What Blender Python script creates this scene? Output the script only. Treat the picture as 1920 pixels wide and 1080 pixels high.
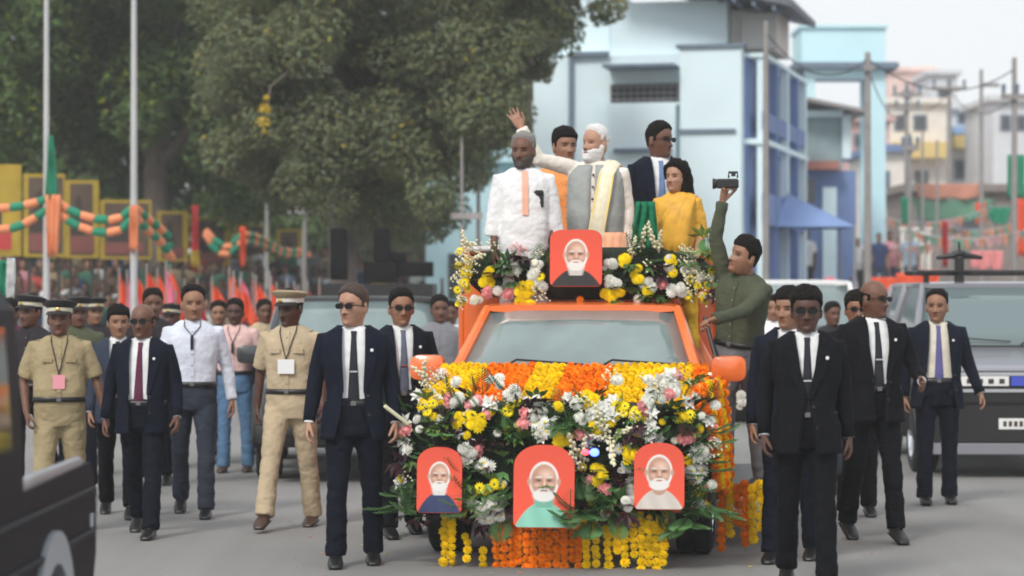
import bpy, bmesh, math, random
import numpy as np
from mathutils import Vector, Matrix, Euler, noise
for _o in list(bpy.data.objects): bpy.data.objects.remove(_o)
SC = bpy.context.scene
C = SC.collection
rad = math.radians
# ------------------------------------------------------------------ camera, sky, sun, exposure
FPX, H0, HY = 4752.0, 1.72, 550.0        # focal length in photo pixels, eye height, horizon row
cam = bpy.data.cameras.new('camera'); camo = bpy.data.objects.new('camera', cam); C.objects.link(camo)
cam.sensor_width = 36.0; cam.lens = 36.0 * FPX / 1920.0
camo.location = (0, 0, H0); camo.rotation_euler = (rad(90.0 + 0.12), 0, 0)
cam.clip_start = 0.5; cam.clip_end = 900
cam.dof.use_dof = True; cam.dof.focus_distance = 16.6; cam.dof.aperture_fstop = 2.0
SC.camera = camo
world = bpy.data.worlds.new('World'); SC.world = world; world.use_nodes = True
nt = world.node_tree; bg = nt.nodes['Background']
sky = nt.nodes.new('ShaderNodeTexSky'); sky.sky_type = 'NISHITA'; sky.sun_disc = False
SUN_EL, SUN_AZ = 43, 200
sky.sun_elevation = rad(SUN_EL); sky.sun_rotation = rad(SUN_AZ); sky.dust_density = 5.0; sky.air_density = 1.0
mixn = nt.nodes.new('ShaderNodeMix'); mixn.data_type = 'RGBA'; mixn.inputs[0].default_value = 0.88
nt.links.new(sky.outputs[0], mixn.inputs[6]); mixn.inputs[7].default_value = (8.6, 8.9, 9.2, 1)   # cloud layer
nt.links.new(mixn.outputs[2], bg.inputs[0]); bg.inputs[1].default_value = 0.088
sun = bpy.data.lights.new('sun', 'SUN'); suno = bpy.data.objects.new('sun', sun); C.objects.link(suno)
sun.energy = 1.5; sun.angle = rad(14); sun.color = (1.0, 0.96, 0.9)
suno.rotation_euler = (rad(90 - SUN_EL), 0, rad(-28))
SC.view_settings.view_transform = 'Standard'; SC.view_settings.look = 'None'
SC.view_settings.exposure = 0.46; SC.view_settings.gamma = 1.0; SC.view_settings.use_curve_mapping = False
SC.cycles.max_bounces = 6; SC.cycles.transparent_max_bounces = 12; SC.cycles.volume_bounces = 1
SC.cycles.pixel_filter_type = 'BLACKMAN_HARRIS'; SC.cycles.filter_width = 1.9
SC.cycles.use_denoising = True
def at(px, py, D): return Vector(((px - 960) / FPX * D, D, H0 - (py - HY) / FPX * D))
def wx(px, D): return (px - 960) / FPX * D
def wz(py, D): return H0 - (py - HY) / FPX * D
rnd = random.Random(11)
# ------------------------------------------------------------------ materials
_mats = {}
def mat(name, col, rough=0.7, metal=0.0, bump=0.0, bscale=40.0, vary=0.0, vscale=3.0, attr=None, emit=0.0,
        alpha=1.0, spec=0.5, sheen=0.0, sss=0.0, coat=0.0, objvary=0.0):
    if name in _mats: return _mats[name]
    m = bpy.data.materials.new(name); m.use_nodes = True; n = m.node_tree; b = n.nodes['Principled BSDF']
    b.inputs['Base Color'].default_value = (*col, 1); b.inputs['Roughness'].default_value = rough
    b.inputs['Metallic'].default_value = metal; b.inputs['Specular IOR Level'].default_value = spec
    if sheen: b.inputs['Sheen Weight'].default_value = sheen
    if coat: b.inputs['Coat Weight'].default_value = coat; b.inputs['Coat Roughness'].default_value = 0.08
    if sss:
        b.inputs['Subsurface Weight'].default_value = sss; b.inputs['Subsurface Radius'].default_value = (.012, .005, .003)
        b.inputs['Subsurface Scale'].default_value = 1.0
    if emit: b.inputs['Emission Color'].default_value = (*col, 1); b.inputs['Emission Strength'].default_value = emit
    b.inputs['Alpha'].default_value = alpha
    src = None
    tc = n.nodes.new('ShaderNodeTexCoord')
    if vary or objvary:
        nz = n.nodes.new('ShaderNodeTexNoise'); nz.inputs['Scale'].default_value = vscale; nz.inputs['Detail'].default_value = 6
        n.links.new(tc.outputs['Object'], nz.inputs['Vector'])
        mr = n.nodes.new('ShaderNodeMapRange'); mr.inputs[1].default_value = .3; mr.inputs[2].default_value = .7
        mr.inputs[3].default_value = 1 - vary; mr.inputs[4].default_value = 1 + vary
        n.links.new(nz.outputs[0], mr.inputs[0])
        vm = n.nodes.new('ShaderNodeVectorMath'); vm.operation = 'SCALE'; vm.inputs[0].default_value = col
        fac = mr.outputs[0]
        if objvary:
            oi = n.nodes.new('ShaderNodeObjectInfo'); m2 = n.nodes.new('ShaderNodeMapRange')
            m2.inputs[3].default_value = 1 - objvary; m2.inputs[4].default_value = 1 + objvary
            n.links.new(oi.outputs['Random'], m2.inputs[0])
            mm = n.nodes.new('ShaderNodeMath'); mm.operation = 'MULTIPLY'
            n.links.new(fac, mm.inputs[0]); n.links.new(m2.outputs[0], mm.inputs[1]); fac = mm.outputs[0]
        n.links.new(fac, vm.inputs['Scale']); src = vm.outputs[0]
    if attr:
        at_ = n.nodes.new('ShaderNodeAttribute'); at_.attribute_name = attr
        mx = n.nodes.new('ShaderNodeMix'); mx.data_type = 'RGBA'; mx.blend_type = 'MULTIPLY'; mx.inputs[0].default_value = 1
        if src: n.links.new(src, mx.inputs[6])
        else: mx.inputs[6].default_value = (*col, 1)
        n.links.new(at_.outputs['Color'], mx.inputs[7]); src = mx.outputs[2]
    if src: n.links.new(src, b.inputs['Base Color'])
    if bump:
        nb = n.nodes.new('ShaderNodeTexNoise'); nb.inputs['Scale'].default_value = bscale; nb.inputs['Detail'].default_value = 5
        n.links.new(tc.outputs['Object'], nb.inputs['Vector'])
        bp = n.nodes.new('ShaderNodeBump'); bp.inputs['Strength'].default_value = bump; bp.inputs['Distance'].default_value = .02
        n.links.new(nb.outputs[0], bp.inputs['Height']); n.links.new(bp.outputs[0], b.inputs['Normal'])
    m['alpha'] = alpha
    _mats[name] = m; return m
def cloth(name, col, r=0.85): return mat('cloth_' + name, col, r, bump=.5, bscale=17, vary=.13, vscale=7, sheen=.0, spec=.12)
def skin(name, col): return mat('skin_' + name, col, .48, attr='tint', sss=.0, vary=.14, vscale=26, spec=.4, bump=.25, bscale=90)
DARK = mat('black_plastic', (.012, .012, .013), .45)
RUB = mat('tyre_rubber', (.018, .018, .019), .85, bump=.3, bscale=60)
CHR = mat('chrome', (.75, .76, .78), .18, metal=1)
WHITE = mat('white_paint', (.78, .78, .77), .5, vary=.04)
# ------------------------------------------------------------------ mesh builder
class MB:
    def __init__(s): s.v = []; s.f = []; s.m = []; s.M = Matrix.Identity(4); s.mi = 0
    def add(s, vs, fs, mi=None):
        o = len(s.v); M = s.M
        s.v.extend([tuple(M @ Vector(p)) for p in vs])
        s.f.extend([tuple(i + o for i in f) for f in fs]); s.m.extend([s.mi if mi is None else mi] * len(fs))
    def rings(s, rings, cap=(True, True), closed=True, mi=None):
        n = len(rings[0]); vs = [p for r in rings for p in r]; fs = []
        for i in range(len(rings) - 1):
            for j in range(n if closed else n - 1):
                a = i * n + j; b = i * n + (j + 1) % n
                fs.append((a, b, b + n, a + n))
        if cap[0]: fs.append(tuple(range(n))[::-1])
        if cap[1]: fs.append(tuple(range((len(rings) - 1) * n, len(rings) * n)))
        s.add(vs, fs, mi)
    def box(s, x0, x1, y0, y1, z0, z1, mi=None, bev=0.0):
        if bev:
            b = bev
            pr = [(x0 + b, y0), (x1 - b, y0), (x1, y0 + b), (x1, y1 - b), (x1 - b, y1), (x0 + b, y1), (x0, y1 - b), (x0, y0 + b)]
            cx, cy = (x0 + x1) / 2, (y0 + y1) / 2
            def ring(z, k):
                sx = 1 - k * b / max((x1 - x0) / 2, 1e-6); sy = 1 - k * b / max((y1 - y0) / 2, 1e-6)
                return [(cx + (x - cx) * sx, cy + (y - cy) * sy, z) for x, y in pr]
            s.rings([ring(z0, 1), ring(z0 + b, 0), ring(z1 - b, 0), ring(z1, 1)], mi=mi); return
        s.add([(x0, y0, z0), (x1, y0, z0), (x1, y1, z0), (x0, y1, z0), (x0, y0, z1), (x1, y0, z1), (x1, y1, z1), (x0, y1, z1)],
              [(0, 3, 2, 1), (4, 5, 6, 7), (0, 1, 5, 4), (1, 2, 6, 5), (2, 3, 7, 6), (3, 0, 4, 7)], mi)
    def tube(s, pts, radii, seg=10, ref=(0, 1, 0), mi=None, flat=1.0, roundcap=True, disp=None):
        """tube along pts; radii are numbers or (across ref, along ref) pairs"""
        P = [Vector(p) for p in pts]; R = [(r, r) if not isinstance(r, (tuple, list)) else r for r in radii]
        if roundcap:
            d0 = (P[0] - P[1]).normalized(); d1 = (P[-1] - P[-2]).normalized(); ra = sum(R[0]) / 2; rb = sum(R[-1]) / 2
            P = [P[0] + d0 * ra * .75, P[0] + d0 * ra * .4] + P + [P[-1] + d1 * rb * .4, P[-1] + d1 * rb * .75]
            R = [(R[0][0] * .35, R[0][1] * .35), (R[0][0] * .8, R[0][1] * .8)] + R + [(R[-1][0] * .8, R[-1][1] * .8), (R[-1][0] * .35, R[-1][1] * .35)]
        rings = []; ref = Vector(ref)
        for i, p in enumerate(P):
            t = (P[min(i + 1, len(P) - 1)] - P[max(i - 1, 0)]).normalized()
            u = t.cross(ref)
            if u.length < .05: u = t.cross(Vector((1, 0, 0)))
            u.normalize(); w = u.cross(t).normalized()
            ring = []
            for k in range(seg):
                a = 2 * math.pi * k / seg
                q = p + u * (math.cos(a) * R[i][0]) + w * (math.sin(a) * R[i][1])
                ring.append(q)
            rings.append(ring)
        s.rings(rings, mi=mi)
    def ell(s, c, r, seg=12, rg=8, mi=None):
        c = Vector(c); rings = []
        for i in range(1, rg):
            ph = math.pi * i / rg - math.pi / 2
            rings.append([c + Vector((r[0] * math.cos(ph) * math.cos(2 * math.pi * k / seg), r[1] * math.cos(ph) * math.sin(2 * math.pi * k / seg), r[2] * math.sin(ph))) for k in range(seg)])
        o = len(s.v)
        n = seg; vs = [p for r_ in rings for p in r_] + [c - Vector((0, 0, r[2])), c + Vector((0, 0, r[2]))]; fs = []
        for i in range(len(rings) - 1):
            for j in range(n):
                a = i * n + j; b = i * n + (j + 1) % n; fs.append((a, b, b + n, a + n))
        L = len(rings) * n
        for j in range(n):
            fs.append((L, (j + 1) % n, j)); fs.append((L + 1, L - n + j, L - n + (j + 1) % n))
        s.add(vs, fs, mi)
    def poly(s, pts, y0, y1, mi=None):
        """outline in x,z extruded between y0 and y1"""
        n = len(pts); vs = [(x, y0, z) for x, z in pts] + [(x, y1, z) for x, z in pts]
        fs = [tuple(range(n)), tuple(range(n, 2 * n))[::-1]] + [(i, i + n, (i + 1) % n + n, (i + 1) % n) for i in range(n)]
        s.add(vs, fs, mi)
    def mesh(s, name):
        me = bpy.data.meshes.new(name); me.from_pydata(s.v, [], s.f)
        if any(s.m): me.polygons.foreach_set('material_index', s.m)
        me.update(); return me
    def build(s, name, mats, parent=None, smooth=False, fix=True):
        me = s.mesh(name)
        if fix:
            b = bmesh.new(); b.from_mesh(me); bmesh.ops.recalc_face_normals(b, faces=b.faces); b.to_mesh(me); b.free()
        return link(name, me, mats, parent, smooth)
def link(name, me, mats, parent=None, smooth=False):
    if not isinstance(mats, (list, tuple)): mats = [mats]
    for m in mats: me.materials.append(m)
    if smooth:
        me.polygons.foreach_set('use_smooth', [True] * len(me.polygons))
        if smooth != 'all': 
            try: me.set_sharp_from_angle(angle=rad(38))
            except Exception: pass
    o = bpy.data.objects.new(name, me); C.objects.link(o)
    if parent: o.parent = parent
    return o
def inst(name, me, parent, loc, rot=(0, 0, 0), scale=1.0):
    o = bpy.data.objects.new(name, me); C.objects.link(o); o.parent = parent
    o.location = loc; o.rotation_euler = rot; o.scale = (scale,) * 3 if not isinstance(scale, tuple) else scale
    return o
def tag(o, label, cat, group=None, kind=None):
    o['label'] = label; o['category'] = cat
    if group: o['group'] = group
    if kind: o['kind'] = kind
    return o
def empty(name, loc=(0, 0, 0), rz=0.0, label=None, cat=None, group=None):
    o = bpy.data.objects.new(name, None); C.objects.link(o); o.location = loc; o.rotation_euler = (0, 0, rz)
    o.empty_display_size = .2
    if label: tag(o, label, cat, group)
    return o
def struct(o): o['kind'] = 'structure'; return o
_tmp = bpy.data.scenes.new('tmp')
def remesh(mb, voxel, smooth=2):
    me = mb.mesh('t'); o = bpy.data.objects.new('t', me); _tmp.collection.objects.link(o)
    m = o.modifiers.new('r', 'REMESH'); m.mode = 'VOXEL'; m.voxel_size = voxel; m.adaptivity = 0
    if smooth: s = o.modifiers.new('s', 'SMOOTH'); s.factor = .5; s.iterations = smooth
    vl = _tmp.view_layers[0]; vl.update(); dg = vl.depsgraph
    out = bpy.data.meshes.new_from_object(o.evaluated_get(dg))
    _tmp.collection.objects.unlink(o); bpy.data.objects.remove(o); bpy.data.meshes.remove(me)
    out.materials.clear(); return out
def wrinkle(me, amp, sc=(7, 7, 3.2), seed=0, along=None):
    n = len(me.vertices); co = np.empty(n * 3); no = np.empty(n * 3)
    me.vertices.foreach_get('co', co); me.vertex_normals.foreach_get('vector', no)
    co = co.reshape(-1, 3); no = no.reshape(-1, 3)
    q = co * np.array(sc) + seed * 3.7
    d = np.array([noise.noise(Vector(p)) + .6 * (1 - 2 * abs(noise.noise(Vector(p * 2.1 + 9)))) - .3 for p in q])
    co = co + no * (d * amp)[:, None]; me.vertices.foreach_set('co', co.ravel()); me.update()
# ------------------------------------------------------------------ people
def interp(tab, z, k):
    if z <= tab[0][0]: return tab[0][k]
    for a, b in zip(tab, tab[1:]):
        if z <= b[0]:
            t = (z - a[0]) / (b[0] - a[0]); t = t * t * (3 - 2 * t) * .5 + t * .5
            return a[k] + (b[k] - a[k]) * t
    return tab[-1][k]
# head: z, half width, front y, back y
HEAD = [(-.122, .022, -.048, .0), (-.116, .036, -.074, .02), (-.10, .047, -.086, .045), (-.08, .055, -.087, .06), (-.05, .064, -.086, .077),
        (-.02, .071, -.085, .090), (.01, .074, -.087, .096), (.04, .075, -.090, .096), (.065, .072, -.083, .088), (.09, .062, -.066, .068),
        (.108, .045, -.044, .046), (.118, .025, -.022, .026), (.122, .008, -.008, .01)]
def head_verts(nz=40, na=36, off=None, nose=1.0, jaw=1.0):
    rings = []; 
    for i in range(nz + 1):
        t = i / nz; z = -.122 + .244 * (.5 - .5 * math.cos(math.pi * t))
        w, yf, yb = interp(HEAD, z, 1), interp(HEAD, z, 2), interp(HEAD, z, 3)
        if z < -.04: w *= jaw
        yc = .012; ring = []
        for k in range(na):
            a = 2 * math.pi * k / na   # a = 0 front
            sa, ca = math.sin(a), math.cos(a)
            x = w * math.copysign(abs(sa) ** .9, sa)
            y = yc + (yf - yc) * ca ** 1 if ca > 0 else yc - (yb - yc) * ca
            if ca > 0:   # face relief
                nzv = max(0, min(1, (.012 - z) / .052)) if z > -.045 else max(0, 1 - (-.045 - z) / .010)
                y -= nose * .029 * nzv * math.exp(-(x / (.008 + .008 * nzv)) ** 2)
                y += .015 * math.exp(-((abs(x) - .031) / .016) ** 2 - ((z - .001) / .013) ** 2)
                y -= .005 * math.exp(-((z - .021) / .008) ** 2) * math.exp(-((abs(x) - .028) / .025) ** 2)
                y -= .005 * math.exp(-((abs(x) - .046) / .014) ** 2 - ((z + .028) / .018) ** 2)
                y -= .006 * math.exp(-(x / .024) ** 2 - ((z + .066) / .007) ** 2)
                y += .004 * math.exp(-(x / .028) ** 2 - ((z + .082) / .007) ** 2)
                y -= .006 * math.exp(-(x / .022) ** 2 - ((z + .102) / .012) ** 2)
            p = Vector((x, y, z))
            if off:
                d = off(p); q = Vector((p.x, p.y - yc, p.z)); p = p + q.normalized() * d
            ring.append(p)
        rings.append(ring)
    return rings
def sstep(a, b, x): t = max(0, min(1, (x - a) / (b - a))); return t * t * (3 - 2 * t)
HL = [(-.10, .092), (-.07, .080), (-.052, .056), (-.035, .040), (-.022, .010), (-.014, -.022), (-.004, -.018), (.004, .022), (.026, .026), (.036, -.012), (.05, -.045), (.1, -.060)]
def hairline(y):
    for a, b in zip(HL, HL[1:]):
        if y <= b[0]:
            t = max(0, (y - a[0]) / (b[0] - a[0])); return a[1] + (b[1] - a[1]) * t
    return HL[-1][1]
def hair_off(style, seed=0):
    th = {'short': .010, 'full': .017, 'bald': .006, 'receding': .011, 'long': .030, 'buzz': .005}[style]
    def f(p):
        ln = hairline(p.y) + .007 * noise.noise(p * 55 + Vector((0, seed, 0)))
        if style == 'receding' and p.y < .02: ln += .028 + .0 * p.x
        m = sstep(-.008, .006, p.z - ln)
        if style == 'bald': m *= 1 - sstep(.035, .055, p.z + (.02 - p.y) * .25)
        if style == 'full' and p.y < 0: m = max(m, sstep(.055, .068, p.z))
        if style == 'receding': m = m
        nn = noise.noise(p * 38 + Vector((seed, 0, 0))) * .5 + noise.noise(p * 110) * .3
        tt = th * (.35 + .65 * sstep(.0, .07, p.z)) if style not in ('long', 'bald') else th
        return m * (tt * (1 + nn) + (.010 * sstep(.05, .11, p.z) * (1 + .5 * nn) if style in ('short', 'full', 'receding') else 0)) - (1 - m) * .014
    return f
def beard_off(th):
    def f(p):
        m = sstep(-.042, -.056, p.z - .012 * sstep(.03, .05, abs(p.x))) * sstep(.03, .0, p.y)
        m = max(m, .7 * math.exp(-((p.z + .053) / .006) ** 4) * math.exp(-(p.x / .030) ** 4))
        side = sstep(.05, .058, abs(p.x)) * sstep(.01, -.02, p.z) * sstep(-.035, -.02, p.y) * sstep(.02, .01, p.y)
        m = max(m, side)
        lips = math.exp(-(p.x / .021) ** 4 - ((p.z + .066) / .007) ** 4)
        nosem = math.exp(-(p.x / .02) ** 4 - ((p.z + .040) / .010) ** 4)
        m *= (1 - lips) * (1 - nosem)
        if p.y > -.02 and p.z > -.05: m *= .6 if side < .3 else 1
        return m * th * (1 + .3 * noise.noise(p * 70)) - (1 - m) * .012
    return f
TORSO = [(.80, .150, .105, 0), (.88, .168, .118, 0), (.95, .168, .118, 0), (1.03, .158, .112, -.004), (1.12, .160, .110, -.006), (1.25, .176, .116, -.006),
         (1.34, .186, .112, 0), (1.395, .182, .100, .004), (1.43, .160, .085, .008), (1.46, .118, .070, .010), (1.48, .085, .060, .010), (1.50, .064, .056, .008)]
def tprof(z, grow, belly, wide):
    hx, hy, cy = interp(TORSO, z, 1) * wide, interp(TORSO, z, 2), interp(TORSO, z, 3)
    b = belly * math.exp(-((z - 1.07) / .13) ** 2); g = grow
    return hx + g + b * .35, hy + g + b * .5, cy - b * .5
def spt(a, hx, hy, cy, z, n=2.5):
    s, c = math.sin(a), math.cos(a)
    return Vector((hx * math.copysign(abs(s) ** (2 / n), s), cy - hy * math.copysign(abs(c) ** (2 / n), c), z))
def front_y(x, z, grow, belly, wide, n=2.5):
    hx, hy, cy = tprof(z, grow, belly, wide); t = min(1, abs(x) / hx)
    return cy - hy * (1 - t ** n) ** (1 / n)
def torso_rings(z0, z1, nz, grow, belly, wide, seg=36, shrink=1.0, flare=0.0):
    out = []
    for i in range(nz + 1):
        z = z0 + (z1 - z0) * i / nz; hx, hy, cy = tprof(z, grow, belly, wide)
        fl = flare * max(0, (1.0 - z) / .2)
        out.append([spt(2 * math.pi * k / seg, hx * shrink + fl, hy * shrink + fl, cy, z) for k in range(seg)])
    return out
def frame(o, zdir, nrm):
    z = Vector(zdir).normalized(); y = Vector(nrm); y = (y - z * y.dot(z)); y.normalize(); x = y.cross(z)
    M = Matrix((x, y, z)).transposed().to_4x4(); M.translation = o; return M
def hand(mb, wrist, d, palm_n, thumb, curl=.35, spread=0.0, seg=7):
    """palm_n: direction the palm faces; thumb: +1/-1 which local x side"""
    old = mb.M; mb.M = old @ frame(wrist, d, palm_n)
    mb.tube([(0, 0, -.02), (0, 0, .01), (0, .002, .05), (0, .003, .088)], [(.024, .020), (.028, .019), (.038, .017), (.039, .014)], seg=12, ref=(0, 1, 0))
    L = [.070, .080, .074, .058]
    for i in range(4):
        x = thumb * (.029 - i * .0195); an = curl * (1 + .12 * i); sp = spread * (1.5 - i) * .12 * thumb
        p = Vector((x, .002, .082)); pts = [p - Vector((0, 0, .02)), p]; a = an * .5
        for k, fr in enumerate((.45, .32, .23)):
            p = p + Vector((math.sin(sp) * L[i] * fr, math.sin(a) * L[i] * fr, math.cos(a) * math.cos(sp) * L[i] * fr)); pts.append(p); a += an
        mb.tube(pts, [.0095, .0098, .0092, .0085, .0072], seg=seg)
    p0 = Vector((thumb * .018, .004, .018)); a = .75 - .3 * curl
    p1 = p0 + Vector((thumb * math.sin(a) * .045, .012 + curl * .01, math.cos(a) * .045)); p2 = p1 + Vector((thumb * .012, .008 + curl * .012, .030)); p3 = p2 + Vector((thumb * .002, .006 + curl * .012, .022))
    mb.tube([p0, p1, p2, p3], [.014, .0125, .0105, .0085], seg=seg)
    mb.M = old
def rotT(axis, ang, piv):
    return Matrix.Translation(piv) @ Matrix.Rotation(rad(ang), 4, axis) @ Matrix.Translation(-Vector(piv))
HAIRB = mat('hair_black', (.010, .008, .007), .8, bump=.9, bscale=90, spec=.15)
HAIRG = mat('hair_grey', (.22, .21, .20), .6, bump=.5, bscale=120)
HAIRW = mat('hair_white', (.72, .71, .70), .7, bump=.5, bscale=120)
HAIRBR = mat('hair_brown', (.045, .022, .014), .55, bump=.5, bscale=120)
GLASS_D = mat('dark_lens', (.006, .006, .007), .4, spec=.25)
SHOEB = mat('leather_black', (.012, .012, .012), .35)
SHOEBR = mat('leather_brown', (.055, .028, .018), .4)
BELT0 = mat('belt_black', (.015, .015, .016), .4)
BTN = mat('shirt_button', (.25, .23, .2), .5)
def person(label, px, D, H=1.72, head=0, z0=0.0, lean=0, side=0, twist=0, hyaw=0, hpitch=0, arms=None, legs=None, hands=(.5, .5), palms=None,
           skin_m=None, hair=('short', HAIRB), beard=None, glasses=False, top='suit', outfit=None, bottom=None, shoes=None, wide=1.0, belly=0.0,
           group=None, voxel=.0064, category='person', seed=0, extra=None, sandals=False, x=None):
    """head = heading in degrees (0 faces the camera, + turns to picture right); arms/legs given in the picture's own axes"""
    outfit = outfit or {}
    root = empty('person', (wx(px, D) if x is None else x, D, z0), rad(head), label, category, group); s = H / 1.75; root.scale = (s, s, s)
    Rh = Matrix.Rotation(rad(head), 3, 'Z')
    def loc(v, do=True): v = Vector(v).normalized(); return (Rh.inverted() @ v) if do else v
    # legs
    legs = legs or ((12, 3, 4, 0), (-8, 3, 6, 0))     # (forward, out, knee, foot pitch)
    J = []
    for sx, (tf, ta, kf, fp) in zip((-1, 1), legs):
        hip = Vector((sx * .088, 0, .90)); a = rad(tf); b = rad(tf - kf); o = rad(ta)
        knee = hip + Vector((sx * math.sin(o) * .42, -math.sin(a) * math.cos(o) * .42, -math.cos(a) * math.cos(o) * .42))
        ank = knee + Vector((sx * math.sin(o) * .2, -math.sin(b) * .41, -math.cos(b) * .41))
        J.append((hip, knee, ank, fp))
    def foot_pts(ank, fp):
        return [ank + Matrix.Rotation(rad(-fp), 3, 'X') @ Vector((0, y, -.08)) for y in (.06, -.19)]
    lows = [min(p.z for p in foot_pts(a, fp)) for _, _, a, fp in J]; low = min(lows)
    for i in (0, 1):      # the other foot reaches the ground too
        h_, k_, a_, fp_ = J[i]; n_ = 0
        while min(p.z for p in foot_pts(a_, fp_)) > low + .006 and n_ < 16: fp_ -= 2; n_ += 1
        J[i] = (h_, k_, a_, fp_)
    dz = Vector((0, 0, -low)); J = [(h + dz, k + dz, a + dz, fp) for h, k, a, fp in J]
    piv = Vector((0, 0, .95))
    T = Matrix.Translation(dz) @ rotT('Z', twist, piv) @ rotT('Y', side, piv) @ rotT('X', lean, piv)   # lean>0 bends forward
    Ti = T.to_3x3().inverted()
    arms = arms or (((-.12, 0, -1), (-.05, -.25, -1)), ((.12, 0, -1), (.05, -.25, -1)))
    A = []
    for sx, (u, f) in zip((-1, 1), arms):
        u = Ti @ loc(u); f = Ti @ loc(f)
        sh = Vector((sx * .178 * wide, .004, 1.405))
        if u.z > .2: sh = sh + Vector((-sx * .02, 0, .03))
        el = sh + u * .285; wr = el + f * .255; A.append((sh, el, wr, u, f))
    HT = T @ rotT('Z', hyaw, (0, 0, 1.5)) @ Matrix.Translation((0, -.012, 1.608)) @ Matrix.Rotation(rad(hpitch), 4, 'X') @ Matrix.Diagonal((1.13, 1.07, 1.07, 1))
    # body: one continuous mesh
    mb = MB(); mb.M = HT
    hr = head_verts(nz=34, na=30, nose=1.1); mb.rings(hr)
    for sx in (-1, 1): mb.ell((sx * .076, .012, -.012), (.010, .018, .032), 8, 6)
    mb.M = T
    mb.tube([(0, .02, 1.44), (0, .018, 1.50), (T.inverted() @ HT) @ Vector((0, .022, -.06))], [.062, .056, .056], seg=14)
    mb.rings(torso_rings(.86, 1.455, 10, -.026, belly, wide, seg=20))
    for (sh, el, wr, u, f), sx, cu, i in zip(A, (-1, 1), hands, (0, 1)):
        mb.tube([sh - Vector((sx * .04, 0, .02)), sh - Vector((sx * .01, 0, .008)), sh + u * .12, el, el + f * .07, wr], [.026, .036, .043, .037, .037, .026], seg=12)
        pn = (palms[i] if palms and palms[i] else None)
        if pn is None: pn = Vector((-sx, 0, .0)); th = None
        else: pn = Ti @ loc(pn)
        fr = frame(wr, f, pn); xax = fr.to_3x3() @ Vector((1, 0, 0))
        # thumb side: right hand (sx=-1) thumb = palm normal x fingers ; mirrored for the left
        thd = Vector(f).cross(pn) * (1 if sx < 0 else -1)
        mb_th = 1 if xax.dot(thd) > 0 else -1
        if isinstance(cu, tuple): cv, spv = cu
        else: cv, spv = cu, .55
        hand(mb, wr, f, pn, mb_th, cv, spv)
    mb.M = Matrix.Identity(4)
    for h, k, a, fp in J:
        mb.tube([h, (h + k) / 2, k, (k * .6 + a * .4), a], [.062, .058, .045, .045, .032], seg=12)
        f0 = [a + Matrix.Rotation(rad(-fp), 3, 'X') @ Vector(q) for q in ((0, .02, -.04), (0, -.08, -.055), (0, -.16, -.06))]
        mb.tube([a] + f0[1:], [.028, (.028, .016), (.024, .010)], seg=10)
    me = remesh(mb, voxel, 1)
    HI = HT.inverted(); n = len(me.vertices); ca = me.color_attributes.new('tint', 'FLOAT_COLOR', 'POINT')
    co = np.empty(n * 3); me.vertices.foreach_get('co', co); co = co.reshape(-1, 3)
    Hm = np.array(HI.to_3x3()); Ht = np.array(HI.translation); q = co @ Hm.T + Ht
    col = np.ones((n, 4)); x_, y_, z_ = q[:, 0], q[:, 1], q[:, 2]; fr_ = (y_ < -.045) & (np.abs(z_) < .13) & (np.abs(x_) < .08)
    def mixc(mask, c): 
        for k in range(3): col[:, k] = col[:, k] * (1 - mask) + c[k] * col[:, k] * mask
    ax = np.abs(x_)
    mixc(fr_ * np.exp(-((z_ - .020) / .006) ** 4) * np.exp(-((ax - .030) / .019) ** 4), (.22, .2, .2) if not beard or beard[0] is not HAIRW else (.9, .9, .9))
    mixc(fr_ * np.exp(-((z_ - .001) / .007) ** 4) * np.exp(-((ax - .030) / .015) ** 4), (.16, .14, .13))
    mixc(fr_ * np.exp(-((z_ + .065) / .006) ** 4) * np.exp(-(ax / .023) ** 4), (.72, .45, .45))
    mixc(fr_ * np.exp(-((z_ + .043) / .006) ** 4) * np.exp(-((ax - .009) / .006) ** 4), (.4, .35, .33))
    mixc(fr_ * np.exp(-((z_ + .046) / .03) ** 2) * np.exp(-((ax - .034) / .007) ** 2) * .5, (.7, .65, .6))
    mixc((np.abs(z_) < .14) * (ax < .1) * (np.abs(y_) < .12) * np.clip((z_ < -.035) * 1.0, 0, 1) * (y_ < .0), (.88, .84, .82))
    ca.data.foreach_set('color', col.ravel())
    link('body', me, skin_m, root, 'all')
    # hair, beard, glasses
    if hair:
        b = MB(); b.M = HT; b.rings(head_verts(40, 40, hair_off(hair[0], seed), nose=.3))
        if hair[0] == 'long':
            b.ell((0, .05, -.03), (.112, .085, .12), 16, 12); b.tube([(0, .07, -.02), (.02, .10, -.14), (.03, .11, -.32)], [.085, .075, .04], 12)
        b.build('hair', hair[1], root, 'all')
    if beard:
        b = MB(); b.M = HT; b.rings(head_verts(44, 44, beard_off(beard[1]), nose=.2)); b.build('beard', beard[0], root, 'all')
    if glasses:
        b = MB(); b.M = HT
        for sx in (-1, 1):
            pts = [(sx * .031 + .025 * math.copysign(abs(math.cos(t)) ** .8, math.cos(t)), .002 + .017 * math.copysign(abs(math.sin(t)) ** .8, math.sin(t))) for t in [2 * math.pi * k / 14 for k in range(14)]]
            b.poly(pts, -.1, -.094)
            b.tube([(sx * .055, -.095, .008), (sx * .078, -.05, .006), (sx * .081, .02, .0)], [.003] * 3, 5)
        b.tube([(-.012, -.1, .008), (0, -.104, .009), (.012, -.1, .008)], [.003] * 3, 5)
        b.build('sunglasses', GLASS_D, root)
    # trousers, shoes
    bm_ = bottom or cloth('suit_trousers', (.012, .014, .021))
    tb = MB(); tb.rings([[p + dz for p in r] for r in torso_rings(.80, 1.035, 6, .011, belly, wide, 28)])
    tw = outfit.get('legw', 1.0)
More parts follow.
